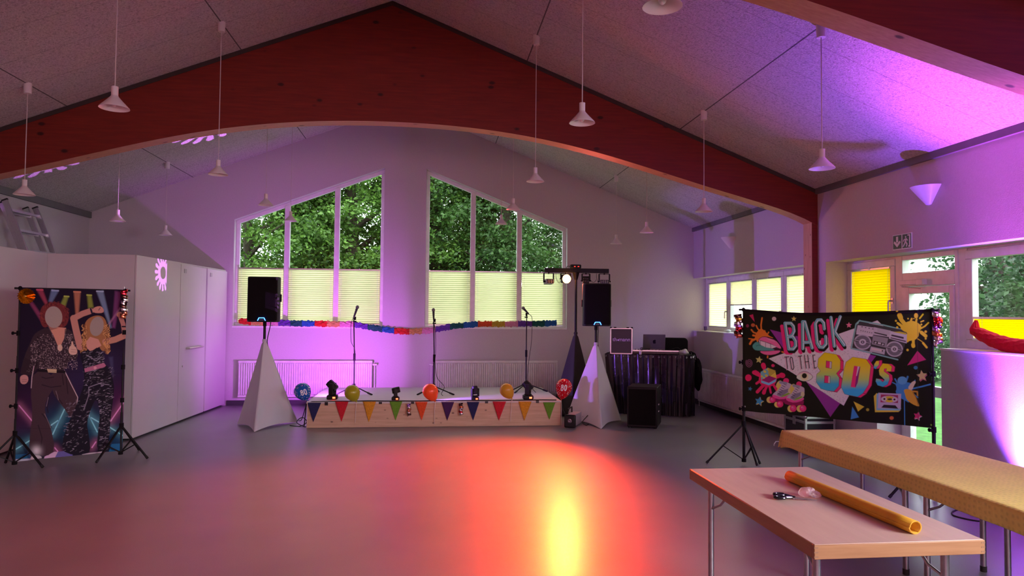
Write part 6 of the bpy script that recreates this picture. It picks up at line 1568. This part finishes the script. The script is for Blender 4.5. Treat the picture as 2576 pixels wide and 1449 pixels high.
for k, s in enumerate((-1, 1)):
    z0 = .006+.004*k
    bl = MB().slab([sp_(.42, -.012*s, z0), sp_(.50, .010*s, z0), sp_(.75, .009*s, z0), sp_(1.0, .0, z0-.002), sp_(.75, -.003*s, z0)], (0, 0, 1), .0025).build('blade', BLADE, t)
    ring = [sp_(.14+.12*math.cos(a)*1.05, s*.022+.019*math.sin(a), .012+.006*math.cos(a)*0+.004*k) for a in np.linspace(0, 2*PI, 22, endpoint=False)]
    MB().tube(ring, .0075, 8, closed=True).tube([sp_(.27, s*.016, .012+.004*k), sp_(.38, s*.004, .011+.003*k), sp_(.50, -.004*s, .010+.003*k)], [.009, .0085, .006], 8).build('handle', BLACKG, t, smooth=True)
MB().cyl(sp_(.46, 0, .004), sp_(.46, 0, .017), .006, n=12).build('rivet', BLADE, t)
def clear_film():
    m = bpy.data.materials.new('clear_film'); m.use_nodes = True; t = m.node_tree; N, L = t.nodes, t.links; N.remove(N['Principled BSDF'])
    tr = N.new('ShaderNodeBsdfTransparent'); tr.inputs['Color'].default_value = (.93, .93, .94, 1); gl = N.new('ShaderNodeBsdfGlossy'); gl.inputs['Roughness'].default_value = .12; df = N.new('ShaderNodeBsdfTranslucent'); df.inputs['Color'].default_value = (.9, .9, .9, 1)
    m1 = N.new('ShaderNodeMixShader'); m1.inputs[0].default_value = .16; L.new(tr.outputs[0], m1.inputs[1]); L.new(gl.outputs[0], m1.inputs[2])
    m2 = N.new('ShaderNodeMixShader'); m2.inputs[0].default_value = .38; L.new(m1.outputs[0], m2.inputs[1]); L.new(df.outputs[0], m2.inputs[2])
    nz = N.new('ShaderNodeTexNoise'); nz.inputs['Scale'].default_value = 60; bp = N.new('ShaderNodeBump'); bp.inputs['Strength'].default_value = .6; L.new(nz.outputs['Fac'], bp.inputs['Height']); L.new(bp.outputs['Normal'], gl.inputs['Normal'])
    L.new(m2.outputs[0], N['Material Output'].inputs['Surface']); return m
FILM = clear_film()
c = on(2040, 1243, 2, TZ+.02); t = thing('plastic_wrapper', 'crumpled clear plastic wrapper beside the scissors on the bare table', 'wrapper', (c[0], c[1], TZ))
rg = np.random.default_rng(8)
for o, r, sd in (((-.022, .012, .024), (.032, .03, .024), 1), ((.022, -.002, .017), (.032, .026, .017), 2), ((.004, .02, .03), (.02, .02, .02), 3)):
    r_ = np.random.default_rng(sd); D = r_.normal(size=(7, 3)); ph = r_.random(7)*6
    MB().ell((c[0]+o[0], c[1]+o[1], TZ+o[2]), r, 16, 10, fn=lambda p: p*(1+.22*sum(math.sin(3.2*(p@D[i])+ph[i]) for i in range(7))/3)).build('film_fold', FILM, t)

# ------------------------------------------------------------------ flight case behind the banner
t = thing('flight_case', 'black flight case on castors with aluminium edges under the banner', 'flight case', (4.45, 7.9, 0))
x0, x1, y0, y1, z0, z1 = 4.29, 4.665, 7.62, 8.10, .075, .445
MB().box((x0+.006, y0+.006, z0), (x1-.006, y1-.006, z1-.006)).build('case_body', CASEB, t)
b = MB(); w = .026
for z in (z0, z1-w):
    b.box((x0, y0, z), (x1, y0+.006, z+w)).box((x0, y1-.006, z), (x1, y1, z+w)).box((x0, y0, z), (x0+.006, y1, z+w)).box((x1-.006, y0, z), (x1, y1, z+w))
for x in (x0, x1-w):
    for ya, yb_ in ((y0, y0+.006), (y1-.006, y1)): b.box((x, ya, z0), (x+w, yb_, z1))
for ya in (y0, y1-w): b.box((x0, ya, z0), (x0+.006, ya+w, z1)).box((x1-.006, ya, z0), (x1, ya+w, z1))
b.box((x0, y0-.002, z1-.085), (x1, y0+.006, z1-.055)).box((x0-.002, y0, z1-.085), (x0+.006, y1, z1-.055)).box((x0, y0, z1-.006), (x1, y0+w, z1)).box((x0, y0, z1-.006), (x0+w, y1, z1)).box((x1-w, y0, z1-.006), (x1, y1, z1)).box((x0, y1-w, z1-.006), (x1, y1, z1))
b.build('edge_profile', ALU, t, bevel=.002)
for x in (x0, x1):
    for y in (y0, y1):
        for z in (z0, z1): MB().ell((x, y, z), (.020, .020, .020), 10, 8).build('corner_ball', ALU, t, smooth=True)
MB().box((x0-.006, (y0+y1)/2-.03, z1-.12), (x0, (y0+y1)/2+.03, z1-.03)).build('butterfly_latch', ALU, t)
b = MB()
for k in range(2): b.box((x0+.06, y0-.003, z0+.06+k*.10), (x1-.06, y0, z0+.11+k*.10))
b.build('front_recess', BLACKM, t)
for x in (x0+.05, x1-.05):
    for y in (y0+.06, y1-.06):
        cst = MB().box((x-.025, y-.02, z0-.012), (x+.025, y+.02, z0)).box((x-.020, y-.005, .02), (x-.014, y+.03, z0-.01)).box((x+.014, y-.005, .02), (x+.020, y+.03, z0-.01)).build('castor_fork', STEEL, t)
        MB().cyl((x-.012, y+.015, .031), (x+.012, y+.015, .031), .031, n=18).build('wheel', RUBBER, cst, smooth=True)
MB().tube([(x0, 7.98, z0+.02), (x0-.17, 7.98, z0+.02), (x0-.185, 7.99, z0-.01), (x0-.185, 7.99, z0-.03)], .008, 8).build('pull_bar', ALU, t, smooth=True)

# ------------------------------------------------------------------ LED can on the floor by the right wall, bits on the ledge
t = thing('floor_spotlight', 'small black LED can on the floor washing the right wall violet', 'stage light', (4.585, 5.17, 0))
MB().cyl((4.585, 5.17, .03), (4.588, 5.165, .095), .075, n=24).build('housing', BLACK, t, smooth=True)
MB().lathe([(0, .0965), (.066, .0965)], (4.588, 5.165, 0), 24).build('lens', mat('lit_violet_can', (.6, .2, 1), .3, emit=((.62, .2, 1), 12)), t)
b = MB().tube([(4.585, 5.085, .06), (4.585, 5.08, .012), (4.585, 5.26, .012), (4.585, 5.255, .06)], .008, 8); b.build('bracket', BLACK, t, smooth=True)
cable([(4.57, 5.27, .03), (4.48, 5.42, .006), (4.30, 5.35, .006), (4.22, 5.22, .006), (4.34, 5.08, .006), (4.55, 5.3, .006), (4.66, 5.6, .006)], .006, 'black cable looping on the floor behind the yellow tables')
VIO = mat('violet_plastic', (.08, .03, .22), .15, coat=.4)
p = on(1822, 832, 2, LEDGE+.017); t = thing('drinking_cup', 'small dark violet cup on the window ledge left of the banner', 'cup', p)
MB().lathe([(0, 0), (.020, 0), (.027, .075), (.024, .075), (.018, .006), (0, .006)], (4.90, p[1], LEDGE+.017), 18).build('body', VIO, t, smooth=True)
for i, (x, lb) in enumerate(((1834, 'white crumpled tissue on the window ledge next to the violet cup'), (1848, 'pale crumpled tissue on the window ledge near the banner edge'))):
    p = on(x, 836, 2, LEDGE+.017); crumple('paper_tissue', lb, 'tissue', (4.88, p[1], LEDGE+.040), (.045, .06, .02), WCLOTH, 11+i, .3)
# wall socket near the floor
# ------------------------------------------------------------------ greenery beyond the right wall
G2 = 'trees beyond the right wall'
tree('ivy_clad_tree', 'ivy clad trunk close outside the far right window', 6.85, 6.95, .42, .42, .0, 6.0, 260, 110, .075, LEAF3, .28, None, (-1, -.5, 0), .35, .5)
tree('conifer', 'dark conifer seen through the pane above the glass door', 10.2, 11.2, 1.1, 1.1, .2, 6.2, 260, 90, .10, LEAF3, .18, None, (-1, -.4, 0), .5, .3)
tree('leafy_tree', 'round leafy tree seen through the glass door', 14.5, 14.4, 2.0, 2.0, .3, 3.6, 260, 90, .13, LEAF2, .2, G2, (-1, -.4, 0))
tree('leafy_tree', 'leafy tree at the hedge beyond the right window', 15.0, 11.5, 2.2, 2.0, .2, 4.0, 260, 90, .13, LEAF2, .2, G2, (-1, -.4, 0))
t = thing('hedge', 'dense dark green hedge bordering the lawn beyond the glass door', 'hedge', (13, 12, -.12))
c = []
for _ in range(420):
    y = 6+16*RNG.random(); x = 12.2+.25*(y-6)*.3+1.0*RNG.random(); c.append(np.array((x, y, -.1+1.75*RNG.random()**.8))+RNG.normal(size=(70, 3))*.18)
leaf_mesh('foliage', leaves(np.concatenate(c), .10, face=(-1, -.4, 0)), LEAF3, t)
tag(t, kind=None)
